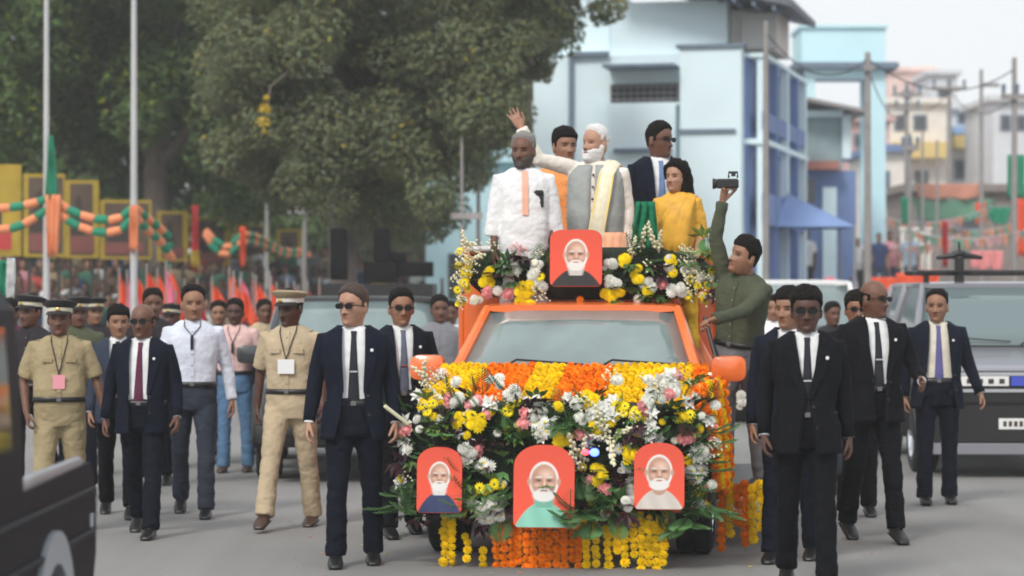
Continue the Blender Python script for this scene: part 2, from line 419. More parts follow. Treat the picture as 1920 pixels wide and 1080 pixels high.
    for h, k, a, fp in J:
        tb.tube([h, h * .7 + k * .3, h * .35 + k * .65, k, k * .6 + a * .4, a + Vector((0, .0, -.03))], [r * tw for r in (.092, .090, .078, .067, .065, .067)], seg=20, roundcap=False)
    t_me = remesh(tb, .0125 if voxel < .01 else .018, 2); wrinkle(t_me, .0075, (8, 8, 15), seed); link('trousers', t_me, bm_, root, 'all')
    sm = shoes or SHOEB
    for h, k, a, fp in J:
        b = MB(); b.M = Matrix.Translation(a) @ Matrix.Rotation(rad(-fp), 4, 'X')
        prof = [(.065, .026, -.078, -.02), (.05, .036, -.08, .0), (.0, .038, -.08, .01), (-.05, .043, -.08, -.012), (-.11, .050, -.08, -.032), (-.16, .048, -.08, -.042), (-.195, .036, -.079, -.052), (-.208, .018, -.076, -.062)]
        rings = []
        for y, w, zb, zt in prof:
            rings.append([(w * math.copysign(abs(math.cos(t)) ** .8, math.cos(t)), y, (zb + zt) / 2 + (zt - zb) / 2 * math.copysign(abs(math.sin(t)) ** .6, math.sin(t))) for t in [2 * math.pi * q / 14 for q in range(14)]])
        b.rings(rings); so = b.build('shoe', sm, root, 'all')
        if not sandals:
            b2 = MB(); b2.M = b.M; b2.box(-.04, .04, -.19, .06, -.086, -.077, bev=.004); b2.build('sole', DARK, so)
    # upper clothes
    def sleeves(b, rr, frac=1.0, cuff=1.0):
        for (sh, el, wr, u, f), sx in zip(A, (-1, 1)):
            st = sh - u * .005 - Vector((sx * .045, 0, -.0))
            if frac >= .99:
                b.tube([st, sh, sh + u * .10, sh + u * .2, el, el + f * .08, el + f * .17, wr + f * .005], [rr * .62, rr * .98, rr * .97, rr * .9, rr * .86, rr * .80, rr * .72, rr * .66 * cuff], seg=20, roundcap=False)
            else:
                b.tube([st, sh, sh + u * .10, sh + u * .285 * frac * 1.6], [rr * .7, rr * 1.0, rr * 1.05, rr * 1.08], seg=20, roundcap=False)
    sc_ = outfit.get('shirt', cloth('white_shirt', (.78, .79, .80)))
    if top in ('suit',):
        b = MB(); b.M = T; b.rings(torso_rings(1.0, 1.478, 18, .004, belly, wide, 30)); me = b.mesh('shirt'); wrinkle(me, .004, (8, 8, 5), seed); link('shirt', me, sc_, root, 'all')
        co_ = outfit.get('coat', cloth('suit_navy', (.014, .018, .030)))
        opn = outfit.get('open', [(.78, .10), (.95, .055), (1.1, .05), (1.3, .065), (1.46, .075), (1.5, .07)])
        b = MB(); b.M = T; rings = []; nz = 26; seg = 44
        for i in range(nz + 1):
            z = .775 + (1.487 - .775) * i / nz; hx, hy, cy = tprof(z, .020, belly, wide); fl = .02 * max(0, (1.0 - z) / .2)
            if .86 > z: hx2 = tprof(.86, .02, belly, wide); hx, hy, cy = hx2
            hx -= .012 * math.exp(-((z - 1.08) / .09) ** 2)
            if z > 1.36: hx += .006 * math.exp(-((z - 1.40) / .03) ** 2)
            w = interp(opn, z, 1); a0 = math.asin(min(.95, (w / (hx + fl)) ** 1.25)); ring = []
            for k in range(seg + 1):
                a = a0 + (2 * math.pi - 2 * a0) * k / seg; p = spt(a, hx + fl, hy + fl, cy, z)
                e = math.exp(-min(k, seg - k) / 2.5); p.y -= .012 * e; ring.append(p)
            rings.append(ring)
        b.rings(rings, cap=(False, False), closed=False); sleeves(b, .062)
        me = b.mesh('jacket'); wrinkle(me, .010, (10, 10, 8), seed + 2); jk = link('jacket', me, co_, root, 'all')
        so = jk.modifiers.new('solid', 'SOLIDIFY'); so.thickness = .005; so.offset = 1
        for sx in (-1, 1):     # lapels
            b = MB(); b.M = T; R0 = []; zb = outfit.get('button', 1.07)
            for i in range(13):
                t = i / 12; z = zb + (1.47 - zb) * t; w = interp(opn, z, 1); lw = .012 + .058 * math.sin(min(1, t * 1.25) * math.pi * .55) * (1 if t < .82 else .72)
                y0 = front_y(w, z, .020, belly, wide); y1 = front_y(w + lw, z, .020, belly, wide)
                R0.append([(sx * (w - .004), y0 - .022, z), (sx * (w + lw), y1 - .022 - .004, z - .01), (sx * (w + lw), y1 - .008, z - .01), (sx * (w - .004), y0 - .006, z)])
            b.rings(R0); b.build('lapel', co_, jk)
        for sx, i in ((-1, 0), (1, 1)):   # shirt cuffs
            sh, el, wr, u, f = A[i]; b = MB(); b.M = T; b.tube([wr - f * .02, wr + f * .010], [.033, .032], 14, roundcap=False); b.build('shirt_cuff', sc_, root, True)
        tc = outfit.get('tie')
        if tc:
            b = MB(); b.M = T; R0 = []
            for i in range(15):
                t = i / 14; z = 1.455 - t * (1.455 - outfit.get('tie_end', 1.0)); w = (.019 if i < 1 else .014 + .024 * t if t < .93 else .038 * (1 - t) / .07 + .004)
                y = front_y(0, z, .004, belly, wide) - .010 - (.008 if i < 2 else 0)
                R0.append([(-w, y + .006, z), (-w * .6, y - .002, z), (w * .6, y - .002, z), (w, y + .006, z), (0, y + .01, z)])
            b.rings(R0); b.build('tie', tc, root, True)
            if outfit.get('clip', True):
                b = MB(); b.M = T; y = front_y(0, 1.2, .004, belly, wide) - .016; b.box(-.024, .024, y - .004, y + .004, 1.197, 1.207); b.build('tie_clip', CHR, root)
        for sx in (-1, 1):
            b = MB(); b.M = T; x0_, x1_ = .085, .165; z_ = .93; ya, yb_ = front_y(x0_, z_, .022, belly, wide), front_y(min(x1_, .17), z_, .022, belly, wide)
            b.add([(sx * x0_, ya - .022, z_), (sx * x1_, yb_ - .016, z_), (sx * x1_, yb_ - .018, z_ - .045), (sx * x0_, ya - .025, z_ - .045), (sx * x0_, ya, z_), (sx * x1_, yb_, z_), (sx * x1_, yb_, z_ - .045), (sx * x0_, ya, z_ - .045)], [(0, 1, 2, 3), (0, 4, 5, 1), (3, 2, 6, 7), (0, 3, 7, 4), (1, 5, 6, 2)]); b.build('pocket_flap', co_, jk)
        for z_ in (1.05, .93):
            w_ = interp(opn, z_, 1) + .022; b = MB(); b.M = T; b.ell((w_, front_y(w_, z_, .022, belly, wide) - .022, z_), (.010, .005, .010), 8, 6); b.build('button', DARK, jk)
        if outfit.get('pin', True):
            b = MB(); b.M = T; y = front_y(.11, 1.33, .02, belly, wide) - .028; b.ell((.115, y, 1.335), (.011, .004, .011), 8, 6); b.build('lapel_pin', WHITE, root)
    elif top in ('shirt', 'halfshirt', 'kurta'):
        b = MB(); b.M = T
        zlow = .99 if outfit.get('belt') else {'shirt': .93, 'halfshirt': outfit.get('hem', .93), 'kurta': .55}[top]
        if zlow < .8:
            b.rings([[Vector((p.x, p.y, zlow + (p.z - .80))) if False else p for p in r] for r in torso_rings(.80, 1.485, 16, .020, belly, wide, 30, flare=outfit.get('flare', .02))])
        else: b.rings(torso_rings(zlow, 1.485, 16, .014, belly, wide, 30, flare=outfit.get('flare', 0)))
        sleeves(b, .060 if top != 'kurta' else .062, 1.0 if top != 'halfshirt' else outfit.get('sleeve', .55), 1.15)
        me = remesh(b, .011 if voxel < .01 else .016, 2); wrinkle(me, .0055 if top != 'kurta' else .004, (10, 10, 12), seed + 5); st = link('shirt' if top != 'kurta' else 'kurta', me, sc_, root, 'all')
        if top != 'kurta' and not extra:
            b = MB(); b.M = T; rr = []
            for i in range(10):
                z = 1.44 - .42 * i / 9; y = front_y(0, z, .016, belly, wide) - .004; rr.append([(-.016, y, z), (.016, y, z), (.016, y + .01, z), (-.016, y + .01, z)])
            b.rings(rr); pk = b.build('placket', sc_, st)
            for i in range(5):
                z = 1.40 - .085 * i; b = MB(); b.M = T; b.ell((0, front_y(0, z, .016, belly, wide) - .006, z), (.006, .003, .006), 6, 5); b.build('button', BTN, pk)
    def collar(m, parent, r=.058):
        b = MB(); b.M = T
        for sx in (-1, 1):
            b.add([(sx * .004, -.066, 1.452), (sx * .052, -.048, 1.484), (sx * .064, -.03, 1.488), (sx * .055, -.066, 1.432), (sx * .032, -.082, 1.418)], [(0, 1, 3, 4), (1, 2, 3)])
        b.rings([[(.0655 * math.sin(t), .012 - .062 * math.cos(t), z + .01 * (1 - math.cos(t))) for t in [.35 + (2 * math.pi - .7) * k / 20 for k in range(21)]] for z in (1.455, 1.482)], cap=(False, False), closed=False)
        o = b.build('collar', m, parent); md = o.modifiers.new('s', 'SOLIDIFY'); md.thickness = .006
    if top != 'none': collar(outfit.get('collar', sc_), root)
    if top == 'suit' and 'belt' not in outfit: outfit = dict(outfit, belt=BELT0)
    if outfit.get('belt'):
        b = MB(); b.M = T; rr = []
        for z in (.985, 1.022):
            hx, hy, cy = tprof(z, .016 if top == 'suit' else .021, belly, wide); rr.append([spt(2 * math.pi * k / 30, hx, hy, cy, z) for k in range(30)])
        b.rings(rr, cap=(False, False)); bl = b.build('belt', outfit['belt'], root, True); md = bl.modifiers.new('s', 'SOLIDIFY'); md.thickness = .006
        b = MB(); b.M = T; y = front_y(0, 1.0, .02, belly, wide); b.box(-.018, .018, y - .007, y, .988, 1.018, bev=.003); b.build('buckle', mat('buckle_metal', (.18, .18, .18), .45, metal=.6), bl)
    if outfit.get('police'):
        km = sc_
        for sx in (-1, 1):
            b = MB(); b.M = T; y = front_y(.085, 1.28, .016, belly, wide)
            b.add([(sx * .05, y - .004, 1.22), (sx * .125, y + .012, 1.22), (sx * .125, y + .012, 1.31), (sx * .05, y - .004, 1.31), (sx * .05, y + .01, 1.22), (sx * .125, y + .03, 1.22), (sx * .125, y + .03, 1.31), (sx * .05, y + .01, 1.31)],
                  [(0, 1, 2, 3), (0, 4, 5, 1), (3, 2, 6, 7), (0, 3, 7, 4), (1, 5, 6, 2)])
            y2 = front_y(.085, 1.30, .016, belly, wide); b.box(min(sx * .05, sx * .125), max(sx * .05, sx * .125), y - .012, y + .02, 1.285, 1.312); b.build('pocket', km, root)
            b = MB(); b.M = T; b.box(min(sx * .07, sx * .17), max(sx * .07, sx * .17), -.03, .03, 1.475 - .03, 1.475 - .02, bev=.004); b.build('epaulette', km, root)
    if outfit.get('lanyard'):
        lc, cc, cz, w2 = outfit['lanyard']
        b = MB(); b.M = T
        for sx in (-1, 1):
            pts = [(sx * .06, -.05, 1.485)] + [(sx * .06 * (1 - t), front_y(sx * .06 * (1 - t), 1.44 - (1.44 - cz - .05) * t, .018, belly, wide) - .008, 1.44 - (1.44 - cz - .05) * t) for t in (0, .33, .66, 1)]
            b.tube(pts, [.004] * len(pts), 5)
        ln = b.build('lanyard', lc, root); b = MB(); b.M = T; y = front_y(0, cz, .018, belly, wide) - .014
        b.box(-w2, w2, y - .003, y, cz - .055, cz + .05); b.build('id_card', cc, ln)
    cp = outfit.get('cap')
    if cp:
        topm, bandm, vism = cp; b = MB(); b.M = HT @ Matrix.Rotation(rad(-4), 4, 'X')
        def cr(z, rx, ry, dy=0, tz=0): return [(rx * math.sin(2 * math.pi * k / 28), .008 + dy - ry * math.cos(2 * math.pi * k / 28), z + tz * math.cos(2 * math.pi * k / 28)) for k in range(28)]
        b.rings([cr(.05, .083, .104), cr(.078, .084, .106), cr(.10, .115, .135, -.004, .012), cr(.112, .118, .138, -.004, .014), cr(.125, .09, .10, 0, .01), cr(.128, .02, .02)])
        cpo = b.build('cap', topm, root, True)
        b = MB(); b.M = HT @ Matrix.Rotation(rad(-4), 4, 'X'); b.rings([cr(.045, .085, .107), cr(.075, .086, .108)]); b.build('cap_band', bandm, cpo, True)
        b = MB(); b.M = HT @ Matrix.Rotation(rad(-4), 4, 'X'); vs = []
        for k in range(15):
            t = -1.1 + 2.2 * k / 14; vs += [(.084 * math.sin(t), .008 - .106 * math.cos(t), .052), (.098 * math.sin(t), .008 - (.106 + .05 * math.cos(t * 1.3)) * math.cos(t) - .0, .032)]
        b.add([(x, y, z) for x, y, z in vs] + [(x, y, z - .006) for x, y, z in vs], [(2 * k, 2 * k + 1, 2 * k + 3, 2 * k + 2) for k in range(14)] + [(30 + 2 * k, 32 + 2 * k, 33 + 2 * k, 31 + 2 * k) for k in range(14)] + [(2 * k + 1, 31 + 2 * k, 33 + 2 * k, 2 * k + 3) for k in range(14)])
        b.build('visor', vism, cpo)
        b = MB(); b.M = b.M @ HT; b.ell((0, -.112, .068), (.016, .008, .016), 8, 6); b.build('cap_badge', mat('gold_badge', (.6, .42, .12), .35, metal=1), cpo)
    if extra: extra(root, T, HT, A, J, dict(belly=belly, wide=wide, seed=seed))
    root['_s'] = s; del root['_s']
    def hand_pos(i): 
        A_ = A[i]; return root.matrix_basis @ (T @ (A_[2] + A_[4] * .08)), (Rh @ (T.to_3x3() @ A_[4]))
    return root, hand_pos
# ------------------------------------------------------------------ ground, road
def road_mat():
    m = mat('asphalt_worn', (.238, .234, .226), .88, bump=.35, bscale=160, vary=.10, vscale=.35)
    n = m.node_tree; b = n.nodes['Principled BSDF']; src = b.inputs['Base Color'].links[0].from_socket
    tc = n.nodes.new('ShaderNodeTexCoord')
    nz = n.nodes.new('ShaderNodeTexNoise'); nz.inputs['Scale'].default_value = 120; nz.inputs['Detail'].default_value = 3; n.links.new(tc.outputs['Object'], nz.inputs['Vector'])
    mp = n.nodes.new('ShaderNodeMapping'); mp.inputs['Scale'].default_value = (1.6, .12, 1); n.links.new(tc.outputs['Object'], mp.inputs[0])
    n2 = n.nodes.new('ShaderNodeTexNoise'); n2.inputs['Scale'].default_value = 1.3; n2.inputs['Detail'].default_value = 5; n.links.new(mp.outputs[0], n2.inputs['Vector'])
    ad = n.nodes.new('ShaderNodeMath'); ad.operation = 'MULTIPLY_ADD'; n.links.new(nz.outputs[0], ad.inputs[0]); ad.inputs[1].default_value = .5; n.links.new(n2.outputs[0], ad.inputs[2])
    mr = n.nodes.new('ShaderNodeMapRange'); mr.inputs[1].default_value = .45; mr.inputs[2].default_value = 1.05; mr.inputs[3].default_value = .84; mr.inputs[4].default_value = 1.16
    n.links.new(ad.outputs[0], mr.inputs[0]); vm = n.nodes.new('ShaderNodeVectorMath'); vm.operation = 'SCALE'
    n.links.new(src, vm.inputs[0]); n.links.new(mr.outputs[0], vm.inputs['Scale']); n.links.new(vm.outputs[0], b.inputs['Base Color'])
    return m
b = MB(); b.add([(-400, -40, -.03), (400, -40, -.03), (400, 700, -.03), (-400, 700, -.03)], [(0, 1, 2, 3)])
struct(b.build('ground', mat('dusty_earth', (.17, .15, .125), .95, vary=.2, vscale=.5)))
b = MB(); b.add([(-8.6, -20, 0), (12, -20, 0), (19, 220, 0), (-12.0, 220, 0)], [(0, 1, 2, 3)])
struct(b.build('road', road_mat()))
def strip(x0, x1, y0, y1, wd, z, h, mi=None):
    mb = MB(); mb.add([(x0, y0, z), (x0 + wd, y0, z), (x1 + wd, y1, z), (x1, y1, z), (x0, y0, z + h), (x0 + wd, y0, z + h), (x1 + wd, y1, z + h), (x1, y1, z + h)],
                   [(0, 3, 2, 1), (4, 5, 6, 7), (0, 1, 5, 4), (1, 2, 6, 5), (2, 3, 7, 6), (3, 0, 4, 7)]); return mb
CONC = mat('concrete', (.33, .32, .30), .9, vary=.15, vscale=1.5)
struct(strip(-8.9, -12.3, -20, 220, .28, -.02, .14).build('kerb', CONC))
struct(strip(-16, -20, -20, 220, 7.1, -.02, .12).build('pavement', mat('pavement_dust', (.27, .25, .22), .95, vary=.15, vscale=.8)))
struct(strip(12.02, 19.02, -20, 220, .28, -.02, .14).build('kerb', CONC))
# ------------------------------------------------------------------ blue building
WALLB = mat('pale_blue_render', (.75, .90, .95), .9, vary=.05, vscale=.8)
WALLC = mat('cyan_render', (.60, .85, .92), .9, vary=.05, vscale=.8)
DBLUE = mat('deep_blue_paint', (.17, .25, .47), .8, vary=.12, vscale=1.2)
LEDGE = mat('slate_ledge', (.16, .21, .28), .8, vary=.1)
ROOFG = mat('grey_roof_sheet', (.13, .14, .17), .7, vary=.1)
BEIGE = mat('beige_render', (.62, .58, .54), .9, vary=.08)
GLS = mat('window_dark_glass', (.06, .065, .075), .2, spec=.7)
GRIL = mat('window_grille', (.20, .19, .20), .7)
def bx(name, m, parent, *dims, bev=0): b_ = MB(); b_.box(*dims, bev=bev); return b_.build(name, m, parent)
BD = 48.0; bs = FPX / BD
bb = empty('blue_building', (wx(1390, BD), BD, 0), rad(-13.5), 'pale blue two storey building with dark eaves and deep blue side galleries behind the float', 'building')
def lz(py): return H0 + (HY - py) / bs
def lx(px): return (px - 1390) / bs / .972
bx('wall', WALLB, bb, -4.25, -.0, .35, 9, 0, lz(95))                       # main mass
bx('wall', WALLB, bb, lx(1277), -.002, .0, .348, 0, lz(88))                 # right bay
bx('wall', WALLB, bb, lx(1142), lx(1268), .02, .348, lz(430), lz(190))
bx('wall', WALLB, bb, lx(1135), lx(1354), .6, 3.2, lz(93), lz(-8))
bx('wall', WALLB, bb, -4.1, lx(1128), .9, 3.2, lz(93), lz(-40))
bx('ledge', LEDGE, bb, lx(1270), .06, -.07, .35, lz(88) + .002, lz(88) + .07)
bx('ledge', LEDGE, bb, lx(1275), lx(1380), -.06, -.003, lz(248), lz(241))
bx('ledge', LEDGE, bb, lx(1062), lx(1138), .20, .347, lz(96), lz(88))
bx('ledge', LEDGE, bb, lx(1155), lx(1262), -.12, .018, lz(284), lz(276))
bx('sunshade', LEDGE, bb, lx(1138), lx(1270), -.35, .60, lz(124), lz(118))
b = MB(); b.tube([(lx(1067), .27, 0), (lx(1067), .27, lz(97))], [.05, .05], 8); b.build('drainpipe', LEDGE, bb, True)
w = empty('window', (0, 0, 0)); w.parent = bb
wx0, wx1, wz0, wz1 = lx(1143), lx(1268), lz(188), lz(151)
bx('pane', GLS, w, wx0, wx1, .30, .345, wz0, wz1)
for k in range(11): bx('bar', GRIL, w, wx0 + (wx1 - wx0) * k / 10 - .012, wx0 + (wx1 - wx0) * k / 10 + .012, .25, .275, wz0, wz1)
for k in range(3): bx('louvre', GRIL, w, wx0, wx1, .22, .245, wz0 + .05 + .12 * k, wz0 + .09 + .12 * k)
bx('sill', WALLB, w, wx0 - .06, wx1 + .06, .12, .345, wz0 - .06, wz0 - .003)
# upper right wing, beige, with eaves
bx('wall', BEIGE, bb, lx(1356), lx(1440), 1.0, 3.0, lz(86), lz(8))
b = MB(); zc = lz(50)
b.tube([(lx(1412), .98, zc), (lx(1412), .90, zc)], [.28, .28], 20, roundcap=False); b.box(lx(1412) - .34, lx(1412) + .34, .82, .998, zc - .34, zc + .34)
ac = b.build('air_conditioner', mat('dull_white_metal', (.5, .5, .49), .5), bb)
b = MB(); zr = lz(-66)
b.add([(-2.6, -.5, zr), (1.0, -.5, zr - .86), (1.0, 3.5, zr - .86), (-2.6, 3.5, zr), (-2.6, -.5, zr + .12), (1.0, -.5, zr - .74), (1.0, 3.5, zr - .74), (-2.6, 3.5, zr + .12), (-.7, .8, zr + 1.0), (-.7, 2, zr + 1.0)],
      [(0, 3, 2, 1), (0, 1, 5, 4), (1, 2, 6, 5), (2, 3, 7, 6), (3, 0, 4, 7), (4, 5, 8), (6, 7, 9), (5, 6, 9, 8), (7, 4, 8, 9)])
b.build('roof', ROOFG, bb)
for k in range(9): bx('rafter', LEDGE, bb, -2.4 + k * .38, -2.33 + k * .38, -.42, .58, zr - .20 - .09 * k, zr - .10 - .09 * k)
# side galleries
bx('gallery_wall', DBLUE, bb, .0, .08, .4, 7, 0, lz(98))
for zt, zb2 in ((lz(96), lz(104)), (lz(258), lz(268))):
    bx('gallery_slab', WALLB, bb, .002, .42, .36, 7.1, zb2, zt)
bx('gallery_rail_panel', DBLUE, bb, .34, .39, .4, 6.9, lz(240), lz(206)) ; bx('gallery_rail_panel', DBLUE, bb, .34, .39, .4, 6.9, lz(420), lz(360))
for k, yy in enumerate((.42, 2.1, 3.8, 5.4, 6.8)): bx('gallery_column', WALLB if k % 2 == 0 else DBLUE, bb, .24, .40, yy, yy + .2, 0, lz(104) - .003)
for yy in (1.1, 2.8, 4.4, 5.9):
    for z0_, z1_ in ((lz(235), lz(130)), (lz(400), lz(290))): bx('shutter', LEDGE, bb, .082, .11, yy, yy + .8, z0_, z1_)
# pale cyan house at left of it
hb = empty('cyan_house', (wx(900, 56), 56, 0), 0, 'pale cyan gabled house seen through the gap beside the tree', 'house')
b = MB(); b.box(-1.2, 2.2, 0, 5, 0, wz(300, 56)); b.build('wall', WALLC, hb)
b = MB(); b.add([(-1.4, -.3, wz(305, 56)), (2.3, -.3, wz(305, 56)), (.3, -.3, wz(224, 56)), (-1.4, 5, wz(305, 56)), (2.3, 5, wz(305, 56)), (.3, 5, wz(224, 56))], [(0, 1, 2), (3, 5, 4), (0, 2, 5, 3), (1, 4, 5, 2), (0, 3, 4, 1)]); b.build('roof', WALLC, hb)
bx('door', LEDGE, hb, .2, .9, -.04, -.002, 0, 2.2); bx('window', GLS, hb, 1.2, 1.8, -.04, -.002, 1.6, 2.6); bx('window', GLS, hb, -.7, -.1, -.04, -.002, 1.6, 2.6)
# ------------------------------------------------------------------ water tower frame
D = 64; t = empty('cyan_tank_tower', (wx(1585, D), D, 0), 0, 'tall pale cyan water tank standing on an open arched frame', 'tower')
def X(px): return wx(px, D) - wx(1585, D)
bx('tank', WALLC, t, X(1506), X(1664), .3, 2.4, wz(116, D), wz(50, D)); bx('parapet', WALLC, t, X(1502), X(1668), .2, 2.5, wz(50, D) + .003, wz(44, D))
bx('slab', LEDGE, t, X(1490), X(1686), 0, 2.7, wz(127, D), wz(116, D) - .003)
bx('beam', WALLC, t, X(1512), X(1664), .3, .7, wz(146, D), wz(127, D) - .003)
bx('column', WALLC, t, X(1510), X(1531), .3, .7, 0, wz(146, D) - .003); bx('column', WALLC, t, X(1634), X(1664), .3, .7, 0, wz(146, D) - .003)
bx('column', WALLC, t, X(1512), X(1530), 2.0, 2.4, 0, wz(127, D) - .003); bx('column', WALLC, t, X(1637), X(1662), 2.0, 2.4, 0, wz(127, D) - .003)
bx('arch_trim', LEDGE, t, X(1531) + .003, X(1634) - .003, .25, .5, wz(151, D), wz(146, D) - .003)
# ------------------------------------------------------------------ small house with sloping roof
D = 58; h = empty('grey_house', (wx(1540, D), D, 0), 0, 'small grey teal house with sloping eaves and red brown sill band beside the blue building', 'house')
def X(px): return wx(px, D) - wx(1540, D)
TEAL = mat('grey_teal_render', (.27, .36, .38), .9, vary=.08)
bx('wall', TEAL, h, X(1478), X(1582), .3, 6, wz(316, D), wz(212, D)); bx('wall', WALLB, h, X(1582) + .003, X(1598), .2, 6, wz(296, D), wz(214, D))
bx('fascia', WALLB, h, X(1478), X(1582), .1, .297, wz(218, D), wz(206, D))
b = MB(); b.add([(X(1465), -.5, wz(182, D)), (X(1622), -.5, wz(215, D)), (X(1622), 6, wz(215, D)), (X(1465), 6, wz(182, D)), (X(1465), -.5, wz(176, D)), (X(1622), -.5, wz(208, D)), (X(1622), 6, wz(208, D)), (X(1465), 6, wz(176, D))],
      [(0, 3, 2, 1), (4, 5, 6, 7), (0, 1, 5, 4), (1, 2, 6, 5), (2, 3, 7, 6), (3, 0, 4, 7)]); b.build('roof', mat('roof_brown_grey', (.30, .27, .26), .8), h)
bx('sill_band', mat('red_brown_paint', (.42, .17, .14), .8), h, X(1490), X(1572), -.1, .297, wz(318, D), wz(302, D))
bx('wall', DBLUE, h, X(1470), X(1610), .4, 6, 0, wz(318, D) - .004)
bx('door', WALLB, h, X(1546), X(1572), .3, .397, 0, wz(350, D)); bx('window', GLS, h, X(1500), X(1530), .3, .397, wz(380, D), wz(335, D))
D = 50; cnp = empty('canopy', (wx(1540, D), D, 0), 0, 'blue cloth canopy on thin poles in front of the grey house', 'canopy')
def X(px): return wx(px, D) - wx(1540, D)
b = MB(); b.add([(X(1450), 0, wz(425, D)), (X(1605), 0, wz(425, D)), (X(1605), 2.2, wz(425, D)), (X(1450), 2.2, wz(425, D)), (X(1488), 1.1, wz(358, D))], [(0, 1, 4), (1, 2, 4), (2, 3, 4), (3, 0, 4)])
b.build('cloth', mat('blue_tarpaulin', (.22, .33, .60), .7, vary=.08), cnp, fix=False)
for px, y in ((1452, .02), (1603, .02), (1452, 2.18), (1603, 2.18)):
    b = MB(); b.tube([(X(px), y, 0), (X(px), y, wz(425, D))], [.025] * 2, 6); b.build('pole', CONC, cnp)
# ------------------------------------------------------------------ far houses
def house(label, px0, px1, pyt, D, wm, roofm=None, wins=(), dep=6, name='house', bands=()):
    cx = wx((px0 + px1) / 2, D); r = empty(name, (cx, D, 0), 0, label, 'house'); W = (px1 - px0) / FPX * D / 2
    bx('wall', wm, r, -W, W, 0, dep, 0, wz(pyt, D))
    bx('roof', roofm or wm, r, -W - .2, W + .2, -.3, dep + .2, wz(pyt, D) + .003, wz(pyt, D) + .22)
    for a0, a1, b0, b1 in wins:
        f = bx('window', LEDGE, r, wx(a0, D) - cx, wx(a1, D) - cx, -.06, -.003, wz(b1, D), wz(b0, D)); bx('pane', GLS, f, wx(a0, D) - cx + .08, wx(a1, D) - cx - .08, -.09, -.063, wz(b1, D) + .08, wz(b0, D) - .08)
    for a0, a1, b0, b1, m_ in bands: bx('balcony', m_, r, wx(a0, D) - cx, wx(a1, D) - cx, -.9, -.003, wz(b1, D), wz(b0, D))
    return r
PINK = mat('pink_render', (.80, .60, .54), .9, vary=.08); CREAM = mat('cream_render', (.78, .74, .68), .9, vary=.08); YEL = mat('ochre_paint', (.72, .55, .22), .85)
GREYW = mat('grey_render', (.66, .68, .71), .9, vary=.08); SKYB = mat('sky_blue_paint', (.30, .48, .78), .8); ROSE = mat('rose_render', (.62, .42, .40), .9, vary=.08)
house('tall salmon pink house with flat roof behind the poles', 1664, 1748, 134, 130, PINK, wins=((1690, 1712, 170, 192), (1722, 1740, 170, 192)))
house('pale grey block rising between the pink house and wires', 1745, 1795, 140, 125, GREYW, wins=((1758, 1780, 165, 185),))
house('cream house with long yellow balcony band', 1668, 1775, 195, 100, CREAM, bands=((1670, 1768, 268, 298, YEL),), wins=((1676, 1700, 215, 245), (1712, 1738, 215, 245), (1678, 1700, 320, 360), (1715, 1740, 320, 360)))
house('white house with sky blue awning and yellow balcony', 1772, 1868, 205, 104, GREYW, bands=((1782, 1862, 256, 280, YEL), (1735 + 45, 1840, 240, 254, SKYB)), wins=((1790, 1812, 300, 335), (1825, 1850, 300, 335), (1795, 1815, 212, 232)))
house('rose coloured low house behind the tall utility pole', 1585, 1668, 228, 92, ROSE, wins=((1600, 1620, 250, 275),))
house('cream two storey house with blue windows behind the crowd', 1640, 1700, 285, 78, CREAM, roofm=DBLUE, wins=((1650, 1668, 320, 360),))
house('pale grey house at the right edge behind bunting', 1862, 1960, 190, 96, GREYW, wins=((1875, 1895, 215, 245), (1905, 1925, 215, 245)))
house('dull brown shop block with shuttered front under the bunting', 1700, 1990, 360, 74, mat('brown_render', (.25, .21, .19), .9, vary=.15), wins=((1720, 1760, 385, 430), (1790, 1840, 385, 430)))
house('long grey compound building far down the road', 1180, 1700, 395, 120, mat('far_grey', (.34, .34, .35), .9), wins=((1500, 1530, 420, 450), (1560, 1590, 420, 450)))
house('white walled house showing under the tree', 700, 900, 380, 84, GREYW, wins=((720, 745, 410, 440), (780, 805, 410, 440)))
# ------------------------------------------------------------------ poles
GALV = mat('galvanised_steel', (.52, .52, .52), .55, metal=.3, vary=.1, vscale=2); DPOLE = mat('weathered_pole', (.30, .28, .27), .8, vary=.15)
def pole(label, px, D, pyt, r, m=DPOLE, arms=(), name='utility_pole', lean=0, grp=None, ins=True):
    zt = wz(pyt, D); o = empty(name, (wx(px, D), D, 0), 0, label, 'pole', grp)
    b_ = MB(); b_.tube([(0, 0, -.1), (lean * .5, 0, zt / 2), (lean, 0, zt)], [r * .95, r * .8, r * .6], 10, roundcap=False); b_.build('post', m, o, True)
    for (py, x0, x1) in arms:
        z = wz(py, D); X0, X1 = (x0 - px) / FPX * D, (x1 - px) / FPX * D
        a = bx('crossarm', m, o, X0, X1, -r - .06, -r - .0, z - .05, z + .05)
        for k in range(3 if ins else 0):
            b_ = MB(); b_.tube([(X0 + (X1 - X0) * (.08 + .42 * k), -r - .03, z + .05), (X0 + (X1 - X0) * (.08 + .42 * k), -r - .03, z + .22)], [.035, .05], 7); b_.build('insulator', LEDGE, a)
    return o
pole('white painted steel bunting pole at the far left', 87, 35, -60, .055, GALV, name='flag_pole')
pole('white painted steel bunting pole, second from the left', 251, 35, -80, .06, GALV, name='flag_pole')
pole('short pale flag pole in front of the hoardings', 500, 52, 345, .05, GALV, name='flag_pole')
pole('grey utility pole standing against the blue side galleries', 1436, 44, 40, .07)
pole('tall bare utility pole in front of the cyan tower', 1627, 46, 98, .085, arms=((128, 1618, 1637),), ins=False)
pole('utility pole with two crossarms below the pink house', 1700, 70, 152, .09, arms=((178, 1672, 1728), (205, 1676, 1724)))
pole('utility pole with a wide single crossarm', 1780, 72, 145, .1, arms=((166, 1745, 1812),))
pole('slender lamp pole right of the wide crossarm pole', 1840, 60, 130, .07, arms=((160, 1838, 1872),), ins=False)
